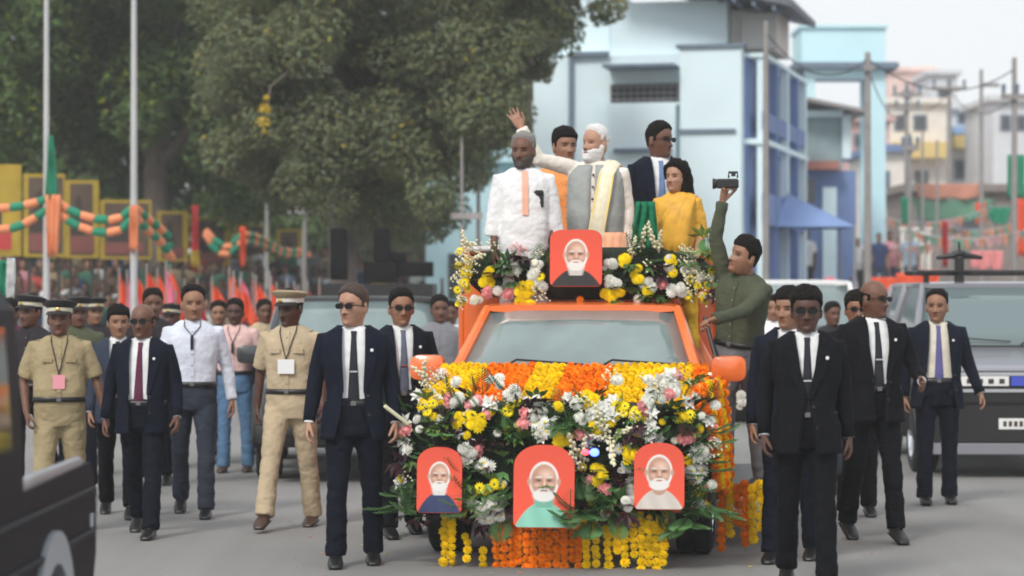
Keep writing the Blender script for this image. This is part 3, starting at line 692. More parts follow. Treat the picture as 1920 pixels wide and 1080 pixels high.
pole('utility pole with a switch box near the right edge', 1902, 50, 108, .08, arms=((182, 1875, 1935),))
pole('thin pole in the middle of the distant bunting', 1730, 60, 245, .05); pole('thin pole just right of the pink house, short', 1757, 64, 262, .05)
pole('short dark pole next to the brown shop block', 1706, 56, 250, .06, arms=((278, 1690, 1722),))
pole('dark pole behind the white shirted man on the float', 866, 40, 250, .035, arms=((405, 845, 905),), ins=False)
pole('slim grey post close to the blue building corner', 897, 42, 300, .05)
lp = pole('dark street lamp post with twin white lamp heads under the trees', 571, 50, 268, .06, name='street_lamp')
for px in (553, 592):
    b = MB(); z = wz(398, 50); X_ = (px - 571) / FPX * 50
    b.tube([(0, 0, z + .1), (X_ * .6, -.05, z + .12), (X_, -.08, z + .03)], [.02] * 3, 6); a = b.build('arm', DPOLE, lp)
    b = MB(); b.ell((X_, -.1, z), (.17, .12, .06), 12, 8); b.build('lamp_head', WHITE, a, True)
# wires on the right
wm_ = mat('wire', (.03, .03, .03), .6)
for k, (a, c_) in enumerate((((1700, 178, 70), (1780, 166, 72)), ((1780, 166, 72), (1902, 182, 50)), ((1436, 60, 44), (1627, 110, 46)), ((1627, 110, 46), (1902, 130, 50)), ((1627, 128, 46), (1700, 205, 70)))):
    p, q = at(*a), at(*c_); pts = [p.lerp(q, t_ / 10) - Vector((0, 0, .5 * 4 * (t_ / 10) * (1 - t_ / 10))) for t_ in range(11)]
    b = MB(); b.tube(pts, [.012] * 11, 4); o = b.build('overhead_wire', wm_); tag(o, ('sagging overhead wire between the two crossarm poles', 'sagging overhead wire running to the switch box pole', 'sagging overhead wire from the blue gallery pole', 'long sagging overhead wire over the distant houses', 'overhead wire from the bare pole to the crossarm pole')[k], 'wire')
# ------------------------------------------------------------------ trees
def leaf_mat(name, c, tr=.25):
    m = mat(name, c, .6, attr='leafcol', spec=.3); n = m.node_tree; b_ = n.nodes['Principled BSDF']; out = n.nodes['Material Output']
    tl = n.nodes.new('ShaderNodeBsdfTranslucent'); mx = n.nodes.new('ShaderNodeMixShader'); mx.inputs[0].default_value = tr
    n.links.new(b_.inputs['Base Color'].links[0].from_socket, tl.inputs[0]); n.links.new(b_.outputs[0], mx.inputs[1]); n.links.new(tl.outputs[0], mx.inputs[2]); n.links.new(mx.outputs[0], out.inputs[0]); return m
LEAFA = leaf_mat('leaf_green', (.092, .15, .048), .3); LEAFB = leaf_mat('leaf_olive_hazed', (.17, .20, .11), .4)  # olive leaves lightened, part of the haze is put into their colour
BARK = mat('bark_grey_brown', (.17, .14, .12), .9, bump=.6, bscale=12, vary=.2, vscale=4)
def crown(parent, clumps, n_leaf, size, m, seed, yellow=0.04, tone=1.0, name='crown'):
    rs = np.random.RandomState(seed); vol = np.array([c[3] ** 2 * 1.0 for c in clumps]); cnt = rs.multinomial(n_leaf, vol / vol.sum())
    V = []; K = []
    for c, k in zip(clumps, cnt):
        d = rs.normal(size=(k, 3)); d /= np.linalg.norm(d, axis=1)[:, None]
        # sub-lumps give the shell an uneven outline
        lob = rs.normal(size=(9, 3)); lob /= np.linalg.norm(lob, axis=1)[:, None]
        rr = .74 + .30 * np.max(np.clip((d @ lob.T - .72) / .28, 0, 1), axis=1); u = rs.uniform(0, 1, k); rr *= (1 - .45 * u ** 2.2)
        p = np.array(c[:3]) + d * (c[3] * rr)[:, None] * np.array([1, 1, .78])
        nrm = d * .6 + rs.normal(size=(k, 3)) * .45 + np.array([0, -.1, .6]); nrm /= np.linalg.norm(nrm, axis=1)[:, None]
        t1 = np.cross(nrm, rs.normal(size=(k, 3))); t1 /= np.linalg.norm(t1, axis=1)[:, None]; t2 = np.cross(nrm, t1)
        sz = size * rs.uniform(.6, 1.35, k)[:, None]; L = sz * t1; Wd = sz * .42 * t2
        V.append(np.stack([p - L, p + Wd - nrm * sz * .12, p + L - nrm * sz * .1, p - Wd - nrm * sz * .12], 1))
        ctone = rs.uniform(.8, 1.25); cc = np.ones((k, 4, 4)); g = (ctone * rs.uniform(.65, 1.35, k) * tone)[:, None]
        g = 1 + (g - 1) * (1 if m is LEAFA else .45)
        base = np.stack([g[:, 0] * rs.uniform(.85, 1.2, k), g[:, 0], g[:, 0] * rs.uniform(.7, 1.1, k)], 1)
        yl = rs.uniform(0, 1, k) < yellow; base[yl] *= np.array([3.2, 2.3, .6])
        cc[:, :, :3] = base[:, None, :]; K.append(cc)
    V = np.concatenate(V).reshape(-1, 3); K = np.concatenate(K).reshape(-1, 4); n = len(V) // 4
    me = bpy.data.meshes.new(name); me.vertices.add(n * 4); me.vertices.foreach_set('co', V.ravel()); me.loops.add(n * 4); me.polygons.add(n)
    me.loops.foreach_set('vertex_index', np.arange(n * 4)); me.polygons.foreach_set('loop_start', np.arange(n) * 4); me.polygons.foreach_set('loop_total', np.full(n, 4))
    me.update(); ca = me.color_attributes.new('leafcol', 'FLOAT_COLOR', 'POINT'); ca.data.foreach_set('color', K.ravel())
    o = link(name, me, m, parent); return o
def tree(label, px, D, lows, top, x0, x1, n_leaf, size, m, seed, rc=(.9, 1.5), dd=5, yellow=.04, tone=1.0, trunk_r=.45, hgt=5, nclump=90):
    """lows: (px, py) lower outline of the crown; top/x0/x1 in photo pixels"""
    r = random.Random(seed); base = (wx(px, D), D, 0); o = empty('tree', base, 0, label, 'tree'); cl = []
    for k in range(nclump * 6):
        if len(cl) >= nclump: break
        q = r.uniform(x0, x1); lo = np.interp(q, [a for a, _ in lows], [b_ for _, b_ in lows]); R_ = r.uniform(*rc)
        Dq = D + r.uniform(-dd, dd) * .8; rp = R_ / Dq * FPX
        py = r.uniform(top, lo - rp * .72)
        if py < top: continue
        p = at(q, py, Dq); 
        if p.z < 1.2: continue
        cl.append((p.x - base[0], p.y - base[1], p.z, R_))
    crown(o, cl, n_leaf, size, m, seed, yellow, tone)
    b_ = MB(); b_.tube([(0, 0, -.2), (.05, 0, hgt * .3), (-.1, .05, hgt * .7), (.05, 0, hgt)], [trunk_r * 1.5, trunk_r, trunk_r * .85, trunk_r * .7], 14); tk = b_.build('trunk', BARK, o, True)
    for k in range(7):
        c_ = cl[r.randrange(len(cl))]; a = Vector((0, 0, hgt * r.uniform(.7, 1))); e = Vector(c_[:3]); md = a.lerp(e, .5) + Vector((r.uniform(-.4, .4), 0, r.uniform(-.2, .6)))
        b_ = MB(); b_.tube([a, a.lerp(md, .5), md, e], [trunk_r * .5, trunk_r * .36, trunk_r * .26, .05], 8); b_.build('limb', BARK, tk, True)
    return o
tree('large dark green tree filling the upper left above the yellow hoardings', 300, 54, [(-260, 300), (0, 312), (100, 340), (220, 372), (320, 400), (420, 432), (480, 430), (540, 380), (580, 330)], -330, -260, 570, 120000, .10, LEAFA, 3, (.7, 1.35), 5, .03, 1.0, .3, 6, 130)
tree('big hazy olive tree drooping towards the blue building', 640, 43, [(430, 370), (520, 400), (600, 430), (680, 450), (740, 480), (800, 492), (840, 460), (875, 380), (930, 300), (985, 230), (1030, 110), (1070, 60)], -110, 430, 1045, 170000, .062, LEAFB, 5, (.45, .85), 3.6, .01, 1.0, .24, 6, 190)
tree('thin leafed branch end hanging before the pale blue wall', 990, 44, [(900, 215), (960, 210), (1000, 190), (1040, 95), (1100, 70), (1165, 45)], -120, 930, 1150, 14000, .06, LEAFB, 8, (.22, .5), 2, .02, .95, .2, 7, 26)
tree('dark bushy tree low behind the hoardings', 150, 72, [(-300, 560), (900, 560)], -120, -260, 560, 52000, .2, LEAFA, 9, (1.2, 2.0), 4, .01, .9, .4, 5, 110)
tree('pale shrubby tree low behind the loudspeakers', 720, 84, [(560, 560), (900, 560)], 330, 560, 860, 15000, .2, LEAFB, 12, (.9, 1.5), 4, .01, .9, .4, 3, 36)
yt = empty('yellow_flowering_branch', at(497, 215, 38.6), 0, 'hanging spray of yellow blossom at the edge of the dark tree', 'branch')
crown(yt, [(0, 0, .10, .11), (-.02, 0, -.10, .12), (.03, 0, .26, .06), (.0, 0, -.26, .06)], 260, .032, leaf_mat('blossom_yellow', (.55, .42, .05)), 4, 0, 1.0, 'blossom')
b = MB(); b.tube([(.6, 3.5, 1.2), (.3, 1.8, .9), (.05, .3, .45), (0, 0, -.2)], [.03, .02, .012, .006], 6); b.build('stem', BARK, yt)
# far foliage on the right
tree('low far green tree beyond the bunting', 1800, 110, [(1600, 470), (1990, 470)], 330, 1640, 1960, 9000, .22, LEAFB, 15, (1.0, 1.6), 5, .01, .9, .3, 3, 26)
# ------------------------------------------------------------------ hoardings, left
HY_ = mat('hoarding_yellow', (.42, .29, .03), .7, vary=.15); HBR = mat('hoarding_brown', (.11, .075, .05), .7, vary=.25, vscale=2); HRED = mat('hoarding_red', (.50, .05, .045), .7)
HBLK = mat('print_black', (.05, .035, .03), .7); HMAR = mat('hoarding_maroon', (.22, .07, .06), .7, vary=.15)
bds = [(-42, 38, 308, 480, 40, 1), (46, 120, 326, 482, 43, 0), (124, 184, 338, 484, 46, 0), (190, 282, 375, 486, 49, 0), (296, 352, 396, 490, 52, 0), (366, 432, 408, 500, 55, 0), (440, 505, 420, 502, 58, 0), (520, 566, 430, 505, 61, 0)]
wds = ['bright yellow hoarding with a red panel at the far left edge', 'yellow edged hoarding second from the left, behind the bunting pole', 'third hoarding from the left with broad yellow side', 'wide brown hoarding between the pole and the flags', 'narrow brown hoarding with a thin yellow frame right of the second pole', 'dull hoarding with yellow lower edge under the trees', 'small far hoarding near the short flag pole', 'smallest farthest hoarding beside the lamp post']
for (a0, a1, b0, b1, D, br), lb in zip(bds, wds):
    cx = wx((a0 + a1) / 2, D); o = empty('hoarding', (cx, D, 0), rad(12), lb, 'hoarding', 'hoardings under the trees'); W = (a1 - a0) / FPX * D / 2 / .97; z0_, z1_ = wz(b1, D), wz(b0, D); hh = z1_ - z0_
    bx('board', HY_, o, -W, W, 0, .06, z0_, z1_)
    bx('print_panel', HY_ if br else HBR, o, -W + .08, W * (.9 if br else .62 if a1 - a0 < 70 else .9), -.01, -.004, z0_ + .06, z1_ - .06)
    bx('red_panel', HRED if br else HMAR, o, -W + .1, W * (.55 if br else .7), -.02, -.012, z0_ + .1, z0_ + hh * .28)
    b_ = MB(); zc = z0_ + hh * .5
    b_.poly([(-W * .7, z0_ + hh * .3), (W * .1, z0_ + hh * .3), (W * .12, zc), (-W * .05, zc + hh * .08), (-W * .02, zc + hh * .22), (-W * .2, zc + hh * .32), (-W * .42, zc + hh * .25), (-W * .4, zc + hh * .08), (-W * .72, zc)], -.018, -.012); b_.build('printed_figure', HBLK, o)
    for sx in (-1, 1): bx('post', mat('post_dark', (.05, .045, .04), .9), o, sx * (W - .1) - .03, sx * (W - .1) + .03, .062, .12, 0, z1_)
# ------------------------------------------------------------------ bunting
GRN = mat('cloth_bunting_green', (.015, .25, .14), .75); ORG = mat('cloth_bunting_orange', (.85, .30, .14), .75)
def bead_mesh(nm, m, r, L):
    b_ = MB(); b_.tube([(-L / 2, 0, 0), (-L / 4, 0, 0), (L / 4, 0, 0), (L / 2, 0, 0)], [r * .93, r, r, r * .93], 10, ref=(0, 0, 1), roundcap=False); me = b_.mesh(nm); me.materials.append(m)
    me.polygons.foreach_set('use_smooth', [True] * len(me.polygons)); return me
def bunting(label, pts, r, grp='bunting ropes strung between the left poles', D0=35):
    P = [at(*p) for p in pts]; o = empty('bunting_rope', P[0], 0, label, 'bunting', grp); Q = [p - P[0] for p in P]
    # smooth the rope
    S = []; 
    for i in range(len(Q) - 1):
        p0, p1, p2, p3 = Q[max(i - 1, 0)], Q[i], Q[i + 1], Q[min(i + 2, len(Q) - 1)]
        for k in range(8):
            t_ = k / 8; S.append(.5 * ((2 * p1) + (p2 - p0) * t_ + (2 * p0 - 5 * p1 + 4 * p2 - p3) * t_ ** 2 + (-p0 + 3 * p1 - 3 * p2 + p3) * t_ ** 3))
    S.append(Q[-1]); b_ = MB(); b_.tube(S, [.012] * len(S), 5); b_.build('rope', WHITE, o)
    L = r * 2.3; mg, mo = bead_mesh('bunting_roll', GRN, r * .72, L * 1.05), bead_mesh('bunting_roll', ORG, r * .72, L * 1.05)
    acc = 0; nxt = L / 2; k = 0
    for a, c_ in zip(S, S[1:]):
        sl = (c_ - a).length
        while nxt <= acc + sl:
            p = a.lerp(c_, (nxt - acc) / sl); d = (c_ - a).normalized()
            q = inst('bunting_roll', mg if k % 2 else mo, o, p); q.rotation_mode = 'QUATERNION'; q.rotation_quaternion = d.to_track_quat('X', 'Z'); k += 1; nxt += L * 1.0
        acc += sl
for j, dy in enumerate((0, 1)):
    bunting(['upper', 'lower'][j] + ' orange and green bunting rope left of the first pole', [(-60, 388 + 40 * j, 35), (0, 390 + 40 * j, 35), (40, 386 + 36 * j, 35), (88, 374 + 20 * j, 35)], .085)
    bunting(['upper', 'lower'][j] + ' orange and green bunting rope between the two left poles', [(105, 378 + 18 * j, 35), (140, 398 + 22 * j, 35), (185, 411 + 24 * j, 35), (225, 408 + 22 * j, 35), (250, 388 + 16 * j, 35)], .085)
    bunting(['upper', 'lower'][j] + ' orange and green bunting rope falling away right of the second pole', [(252, 388 + 16 * j, 35.1), (275, 408 + 22 * j, 35.5), (300, 428 + 24 * j, 35.9), (318, 446 + 32 * j, 36.2)], .085)
    bunting(['upper', 'lower'][j] + ' faded far bunting rope hanging before the brown hoardings', [(385, 432 + 6 * j, 50), (405, 452 + 16 * j, 50), (430, 462 + 14 * j, 50), (458, 440 + 14 * j, 50), (500, 452 + 12 * j, 51), (530, 470 + 8 * j, 52), (575, 470 + 8 * j, 53)], .10)
def hang_cloth(label, px, py0, py1, w0, w1, D, m, name='cloth_banner', cat='banner', grp=None, seed=0):
    r = random.Random(seed); z0_, z1_ = wz(py1, D), wz(py0, D); n = 9; rows = []
    for i in range(9):
        t_ = i / 8; wd = (w0 + (w1 - w0) * t_) / FPX * D; z = z1_ + (z0_ - z1_) * t_
        rows.append([((k / (n - 1) - .5) * wd, .05 * math.sin(k * 2.1 + t_ * 3 + seed), z + .04 * math.sin(k * 1.7 + seed) * t_) for k in range(n)])
    b_ = MB(); b_.rings(rows, cap=(False, False), closed=False); me = b_.mesh(name); o = link(name, me, m, None, 'all'); o.location = (wx(px, D), D, 0)
    md = o.modifiers.new('s', 'SOLIDIFY'); md.thickness = .006; tag(o, label, cat, grp); return o
hang_cloth('long green cloth twisted down the first bunting pole', 96, 255, 372, 10, 22, 34.9, GRN, seed=1)
hang_cloth('orange cloth end hanging at the first bunting pole', 99, 365, 482, 30, 18, 34.88, ORG, seed=2)
hang_cloth('orange cloth end hanging at the second bunting pole', 251, 385, 470, 14, 16, 34.9, ORG, seed=3)
hang_cloth('dark green cloth hanging at the very left edge', 2, 488, 560, 26, 30, 24, GRN, seed=8)
hang_cloth('white cloth strip leaning at the very left edge', 20, 484, 566, 12, 14, 23.9, WHITE, seed=9)
hang_cloth('green cloth end hanging low right of the second pole', 318, 455, 500, 14, 10, 43, GRN, seed=4)
REDB = mat('cloth_red', (.45, .035, .035), .8); PNK = mat('cloth_pink', (.80, .20, .30), .8); ORR = mat('cloth_orange_red', (.78, .10, .035), .8)
hang_cloth('narrow red banner hung left of the far bunting', 366, 385, 500, 12, 16, 46, REDB, seed=5)
hang_cloth('yellow foot of the narrow red banner', 366, 470, 502, 16, 18, 45.95, HY_, seed=6)
hang_cloth('red and white banner strip behind the pink shirted man', 455, 425, 500, 12, 8, 49, ORR, seed=7)
# flags carried in the crowd
def flag(label, px, py0, py1, wpx, D, m, seed):
    o = empty('party_flag', (wx(px, D), D, 0), 0, label, 'flag', 'flags held up in the left crowd'); z1_, z0_ = wz(py0, D), wz(py1, D); wd = wpx / FPX * D
    b_ = MB(); b_.tube([(0, 0, max(.9, z0_ - 1.0)), (0, 0, z1_ + .1)], [.012] * 2, 6); b_.build('stick', CONC, o); rows = []
    for i in range(8):
        t_ = i / 7; rows.append([(wd * k / 7 * (.25 + .75 * t_ ** .7), .06 * math.sin(k * 1.4 + t_ * 4 + seed) * k / 4, z1_ - (z1_ - z0_) * t_ - .10 * k / 7 * (1 - t_) + .05 * math.sin(k + seed)) for k in range(8)])
    b_ = MB(); b_.rings(rows, cap=(False, False), closed=False); c_ = link('cloth', b_.mesh('cloth'), m, o, 'all'); md = c_.modifiers.new('s', 'SOLIDIFY'); md.thickness = .006
for i, (px, a, c_, w_, D, m, lb) in enumerate([(238, 520, 590, 30, 36, PNK, 'pink flag lowest left behind the maroon tie man'), (252, 515, 600, 34, 37, ORR, 'orange red flag left of the tall pink flag'), (275, 508, 596, 34, 36, ORR, 'orange flag with drooping folds near the white shirt man'), (312, 505, 598, 22, 35, PNK, 'tall pink flag left of the white shirt man'), (330, 560, 608, 26, 36, ORR, 'small orange flag just left of the white shirt man'),
        (438, 522, 595, 26, 34, ORR, 'orange flag above the pink shirt man'), (450, 535, 608, 34, 35, ORR, 'broad orange flag right of the pink shirt man'), (436, 545, 590, 18, 33.5, PNK, 'pink flag patch beside the pink shirt man'), (480, 530, 612, 34, 36, ORR, 'orange red flag in the middle of the flag bunch'), (508, 532, 606, 26, 36.5, ORR, 'orange red flag left of the capped policeman'), (538, 535, 575, 26, 37, REDB, 'dark red flag above the policeman cap'), (560, 548, 585, 24, 37, PNK, 'pink flag right of the policeman cap')]):
    flag(lb, px, a, c_, w_, D, m, i)
rf_ = random.Random(41)
for i in range(16):
    px = 225 + 25 * i + rf_.uniform(-7, 7); D = rf_.uniform(37.5, 41); a = rf_.uniform(508, 545); mm, cn = ((ORR, 'orange red'), (PNK, 'pink'), (REDB, 'dark red'), (ORR, 'orange red'))[i % 4]
    flag('%s flag held in the crowd, number %s from the left of the rear flags' % (cn, ('one','two','three','four','five','six','seven','eight','nine','ten','eleven','twelve','thirteen','fourteen','fifteen','sixteen')[i]), px, a, a + rf_.uniform(45, 70), rf_.uniform(18, 30), D, mm, i + 50)
# distant cloth and flags on the right
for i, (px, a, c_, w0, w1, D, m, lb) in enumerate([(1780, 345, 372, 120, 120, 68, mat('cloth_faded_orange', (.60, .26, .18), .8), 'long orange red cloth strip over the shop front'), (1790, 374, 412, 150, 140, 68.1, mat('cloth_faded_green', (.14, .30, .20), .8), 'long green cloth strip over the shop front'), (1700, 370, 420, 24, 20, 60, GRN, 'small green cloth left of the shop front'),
        (1838, 380, 420, 22, 14, 60, ORR, 'orange cloth knot in the middle of the shop front'), (1905, 290, 372, 34, 30, 52, GRN, 'green cloth hanging from the pole at the right edge'), (1912, 372, 480, 26, 26, 52, ORR, 'orange cloth hanging from the pole at the right edge'), (1875, 388, 420, 40, 30, 56, GRN, 'crumpled green cloth near the right edge'),
        (1772, 415, 500, 10, 12, 50, REDB, 'narrow red streamer over the distant crowd'), (1715, 512, 566, 70, 50, 42, ORR, 'wide orange red flag left of the silver car'), (1660, 520, 560, 60, 40, 46, ORR, 'orange red flag between the two suited men'), (1742, 506, 540, 40, 30, 38, ORR, 'orange red flag touching the silver car roof'), (1850, 470, 505, 60, 60, 46, mat('cloth_faded_pink', (.7, .25, .25), .8), 'faded pink cloth above the silver car'), (1556, 520, 570, 16, 12, 40, PNK, 'small pink flag in the grey crowd')]):
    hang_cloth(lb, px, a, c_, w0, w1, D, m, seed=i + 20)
# pennant strings, gate pillars on the right
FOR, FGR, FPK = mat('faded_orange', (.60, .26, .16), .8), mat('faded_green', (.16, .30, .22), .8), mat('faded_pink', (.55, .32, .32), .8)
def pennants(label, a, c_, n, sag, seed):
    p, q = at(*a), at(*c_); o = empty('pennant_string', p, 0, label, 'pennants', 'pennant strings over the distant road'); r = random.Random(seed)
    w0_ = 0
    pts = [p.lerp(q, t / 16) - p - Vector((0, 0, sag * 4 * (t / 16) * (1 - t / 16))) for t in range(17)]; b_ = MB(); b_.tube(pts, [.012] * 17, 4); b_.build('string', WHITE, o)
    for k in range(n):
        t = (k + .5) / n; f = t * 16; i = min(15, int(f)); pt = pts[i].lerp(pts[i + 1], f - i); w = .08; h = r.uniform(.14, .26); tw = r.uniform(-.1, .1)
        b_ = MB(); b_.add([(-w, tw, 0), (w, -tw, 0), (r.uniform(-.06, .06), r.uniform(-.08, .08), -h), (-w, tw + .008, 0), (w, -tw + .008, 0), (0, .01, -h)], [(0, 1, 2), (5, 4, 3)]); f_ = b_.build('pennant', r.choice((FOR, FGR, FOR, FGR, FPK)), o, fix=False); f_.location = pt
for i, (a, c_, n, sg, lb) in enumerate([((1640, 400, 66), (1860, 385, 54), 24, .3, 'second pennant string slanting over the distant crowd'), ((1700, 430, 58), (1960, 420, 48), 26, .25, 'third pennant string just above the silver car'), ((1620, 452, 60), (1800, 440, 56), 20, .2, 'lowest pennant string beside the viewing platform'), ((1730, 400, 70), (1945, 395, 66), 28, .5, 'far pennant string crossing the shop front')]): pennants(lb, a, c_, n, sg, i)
for k, px in enumerate((1692, 1704, 1716, 1729, 1741)):
    D = 59; o = empty('gate_pillar', (wx(px, D), D, 0), 0, ['leftmost', 'second', 'middle', 'fourth', 'rightmost'][k] + ' of five pale pillars behind the distant crowd', 'pillar', 'pale pillars behind the crowd')
    bx('shaft', CREAM, o, -.05, .05, -.05, .05, 0, wz(432 + 8 * (k % 2), D)); bx('cap', CREAM, o, -.08, .08, -.08, .08, wz(432 + 8 * (k % 2), D) + .002, wz(426 + 8 * (k % 2), D))
# ------------------------------------------------------------------ crowd
def crowd_variant(k, r):
    b_ = MB(); lr = .0
    pose = [((-.15, 0, -1), (-.1, -.5, -.8), (.15, 0, -1), (.05, -.3, -1)), ((-.2, -.1, -1), (.2, -.9, .3), (.15, 0, -1), (.05, -.3, -1)), ((-.3, -.2, .9), (.1, -.1, 1), (.15, 0, -1), (0, -.4, -.9)),
            ((-.15, -.2, -1), (.3, -.8, .4), (.15, -.2, -1), (-.3, -.8, .4)), ((-.15, 0, -1), (-.05, -.3, -1), (.4, -.2, .8), (-.1, -.1, 1)), ((-.15, 0, -1), (.5, -.8, 0), (.15, 0, -1), (-.5, -.8, .1))][k]
    b_.rings(head_verts(16, 16, None, 1.0)); b_.v = [(x, y - .01, z + 1.62) for x, y, z in b_.v]
    b_.tube([(0, .01, 1.42), (0, .01, 1.56)], [.06, .052], 10); b_.rings(torso_rings(.82, 1.47, 9, .01, .03 * (k % 3), 1.0 + .05 * (k % 2), 18))
    for s_, (u, f) in ((-1, pose[:2]), (1, pose[2:])):
        u, f = Vector(u).normalized(), Vector(f).normalized(); sh = Vector((s_ * .175, 0, 1.4)); el = sh + u * .28; wr = el + f * .26
        b_.tube([sh - Vector((s_ * .05, 0, 0)), sh, el, wr, wr + f * .12], [.05, .058, .046, .034, .036], 9)
    for s_ in (-1, 1): b_.tube([(s_ * .09, 0, .88), (s_ * .1, -.01, .48), (s_ * .1, .02, .08), (s_ * .11, -.12, .05)], [.09, .065, .055, .04], 9)
    me = remesh(b_, .024, 1); n = len(me.polygons); ctr = np.empty(n * 3); me.polygons.foreach_get('center', ctr); ctr = ctr.reshape(-1, 3); x, y, z = ctr.T
    mi = np.ones(n, int); mi[z < .86] = 2; mi[z < .09] = 3
    neck = (z > 1.475) & (np.abs(x) < .12); mi[neck] = 0
    for s_, (u, f) in ((-1, pose[:2]), (1, pose[2:])):
        u, f = Vector(u).normalized(), Vector(f).normalized(); sh = Vector((s_ * .175, 0, 1.4)); el = sh + u * .28
        dd_ = (ctr - np.array(el)) @ np.array(f); perp = np.linalg.norm(ctr - np.array(el) - dd_[:, None] * np.array(f), axis=1); mi[(dd_ > -.05) & (dd_ < .42) & (perp < .075) & (np.abs(x) > .0) & ~((np.abs(x) < .16) & (y > -.14) & (z < 1.45))] = 0
    hz = z - 1.62; hm = neck & (hz > np.array([hairline(v) for v in np.clip(y + .01, -.1, .1)]) - .005) & (hz > -.07); mi[hm] = 3
    for _ in range(4): me.materials.append(None)
    me.polygons.foreach_set('material_index', mi); me.polygons.foreach_set('use_smooth', [True] * n); return me
CV = [crowd_variant(k, rnd) for k in range(6)]
SK = [mat('crowd_skin_a', (.17, .085, .055), .6, vary=.15), mat('crowd_skin_b', (.26, .14, .09), .6, vary=.15), mat('crowd_skin_c', (.10, .05, .034), .6, vary=.15)]
SHC = [('white', (.62, .62, .62)), ('dark blue', (.03, .05, .13)), ('grey', (.16, .16, .17)), ('black', (.018, .018, .02)), ('red', (.42, .04, .04)), ('orange', (.65, .19, .04)), ('pink', (.55, .24, .28)), ('maroon', (.13, .025, .035)), ('khaki', (.27, .21, .13)), ('green', (.04, .14, .09)), ('pale blue', (.30, .40, .52)), ('brown', (.10, .06, .04)), ('yellow', (.6, .42, .08))]
SHM = [(n_, mat('crowd_shirt_' + n_.replace(' ', '_'), c_, .9, vary=.15, vscale=8)) for n_, c_ in SHC]
PTM = [mat('crowd_trouser_a', (.03, .03, .04), .9), mat('crowd_trouser_b', (.10, .09, .08), .9), mat('crowd_trouser_c', (.05, .07, .12), .9)]
POS = ['standing', 'reaching forward', 'raising right arm', 'hands clasped', 'raising left arm', 'arms folded']
USED = set()
def onlooker(px, D, z0, r, where, grp, wts=None, H=None):
    k = r.choice((0, 0, 1, 1, 2, 3, 4, 5)); o = bpy.data.objects.new('person', CV[k]); C.objects.link(o)
    (nm, sm_) = r.choices(SHM, wts)[0]; o.location = (wx(px, D), D, z0); s_ = (H or r.uniform(1.5, 1.76)) / 1.75; o.scale = (s_,) * 3; o.rotation_euler = (0, 0, rad(r.uniform(-35, 45)))
    for i, m in enumerate((r.choice(SK), sm_, r.choice(PTM), HAIRB)): o.material_slots[i].link = 'OBJECT'; o.material_slots[i].material = m
    a_ = math.degrees(o.rotation_euler[2]); lb_ = '%s shirted onlooker %s, %s' % (nm, POS[k], where)
    for ex in ('', ' facing left' if a_ < -3 else ' facing right' if a_ > 8 else ' facing ahead', ' in dark trousers' if o.material_slots[2].material is PTM[0] else ' in grey trousers' if o.material_slots[2].material is PTM[1] else ' in blue trousers'):
        if lb_ in USED: lb_ = lb_.replace(' onlooker', ' onlooker' + ex, 1)
    USED.add(lb_); tag(o, lb_, 'person', grp)
r = random.Random(5); DK = [3, 3, 4, 4, 2, 1, 1, 2, 3, 1, 2, 4, .5]
# raised verge behind the pavement
for j, (zz, y0) in enumerate(((.35, 2.0), (.75, 3.4), (1.1, 4.8))):
    b = MB(); b.add([(-16 - 0, 38 + y0, 0), (1.5, 60 + y0, 0), (1.5, 90, 0), (-16, 90, 0), (-16, 38 + y0, zz), (1.5, 60 + y0, zz), (1.5, 90, zz), (-16, 90, zz)], [(0, 3, 2, 1), (4, 5, 6, 7), (0, 1, 5, 4), (1, 2, 6, 5), (2, 3, 7, 6), (3, 0, 4, 7)])
    struct(b.build('terrace', mat('verge_earth', (.15, .13, .11), .95, vary=.2)))
for row, (zz, dy, n_) in enumerate(((0, -4.5, 34), (0, -2.5, 38), (0, -.3, 44), (.35, 2.6, 44), (.75, 4.0, 44), (1.1, 5.6, 40))):
    for k in range(n_):
        px = -40 + 900 * (k + r.uniform(-.35, .35)) / n_; 
        # verge edge line: x=-16,y=38 -> x=1.5,y=60 ; solve depth for this pixel
        t_ = (px - 960) / FPX; m_ = 22 / 17.5; Dd = (38 + dy + 16 * m_) / (1 - m_ * t_); Dd += r.uniform(-.3, .5)
        where = ['left of first bunting pole', 'between bunting poles', 'past second bunting pole', 'behind flag bunch', 'by short flag pole', 'near left loudspeaker', 'below loudspeakers'][int(np.searchsorted([85, 250, 340, 470, 590, 690], px))] + ', ' + ['frontmost row', 'second row', 'third row', 'on the verge', 'on the upper verge', 'hindmost row'][row]
        onlooker(px, Dd, zz, r, where, 'crowd on the left verge', DK)
for k in range(46):
    px = 1450 + 470 * (k + r.uniform(-.4, .4)) / 46; onlooker(px, r.uniform(44, 62), 0, r, 'in the far crowd down the right side', 'crowd down the road', DK)
LT = [6, 1, 2, 1, 1, 1, 3, 1, 1, 1, 2, 1, 1]
bx('viewing_platform', CONC, None, wx(1470, 58), wx(1720, 58), 57.2, 60.5, 0, 1.55); tag(bpy.data.objects['viewing_platform'], 'low grey viewing platform carrying pale dressed people', 'platform')
for k in range(12): onlooker(1490 + 20 * k + r.uniform(-5, 5), 58 + r.uniform(0, 1.5), 1.55, r, 'on the raised platform behind the olive guard', 'people on the platform', LT, H=r.uniform(1.45, 1.65))
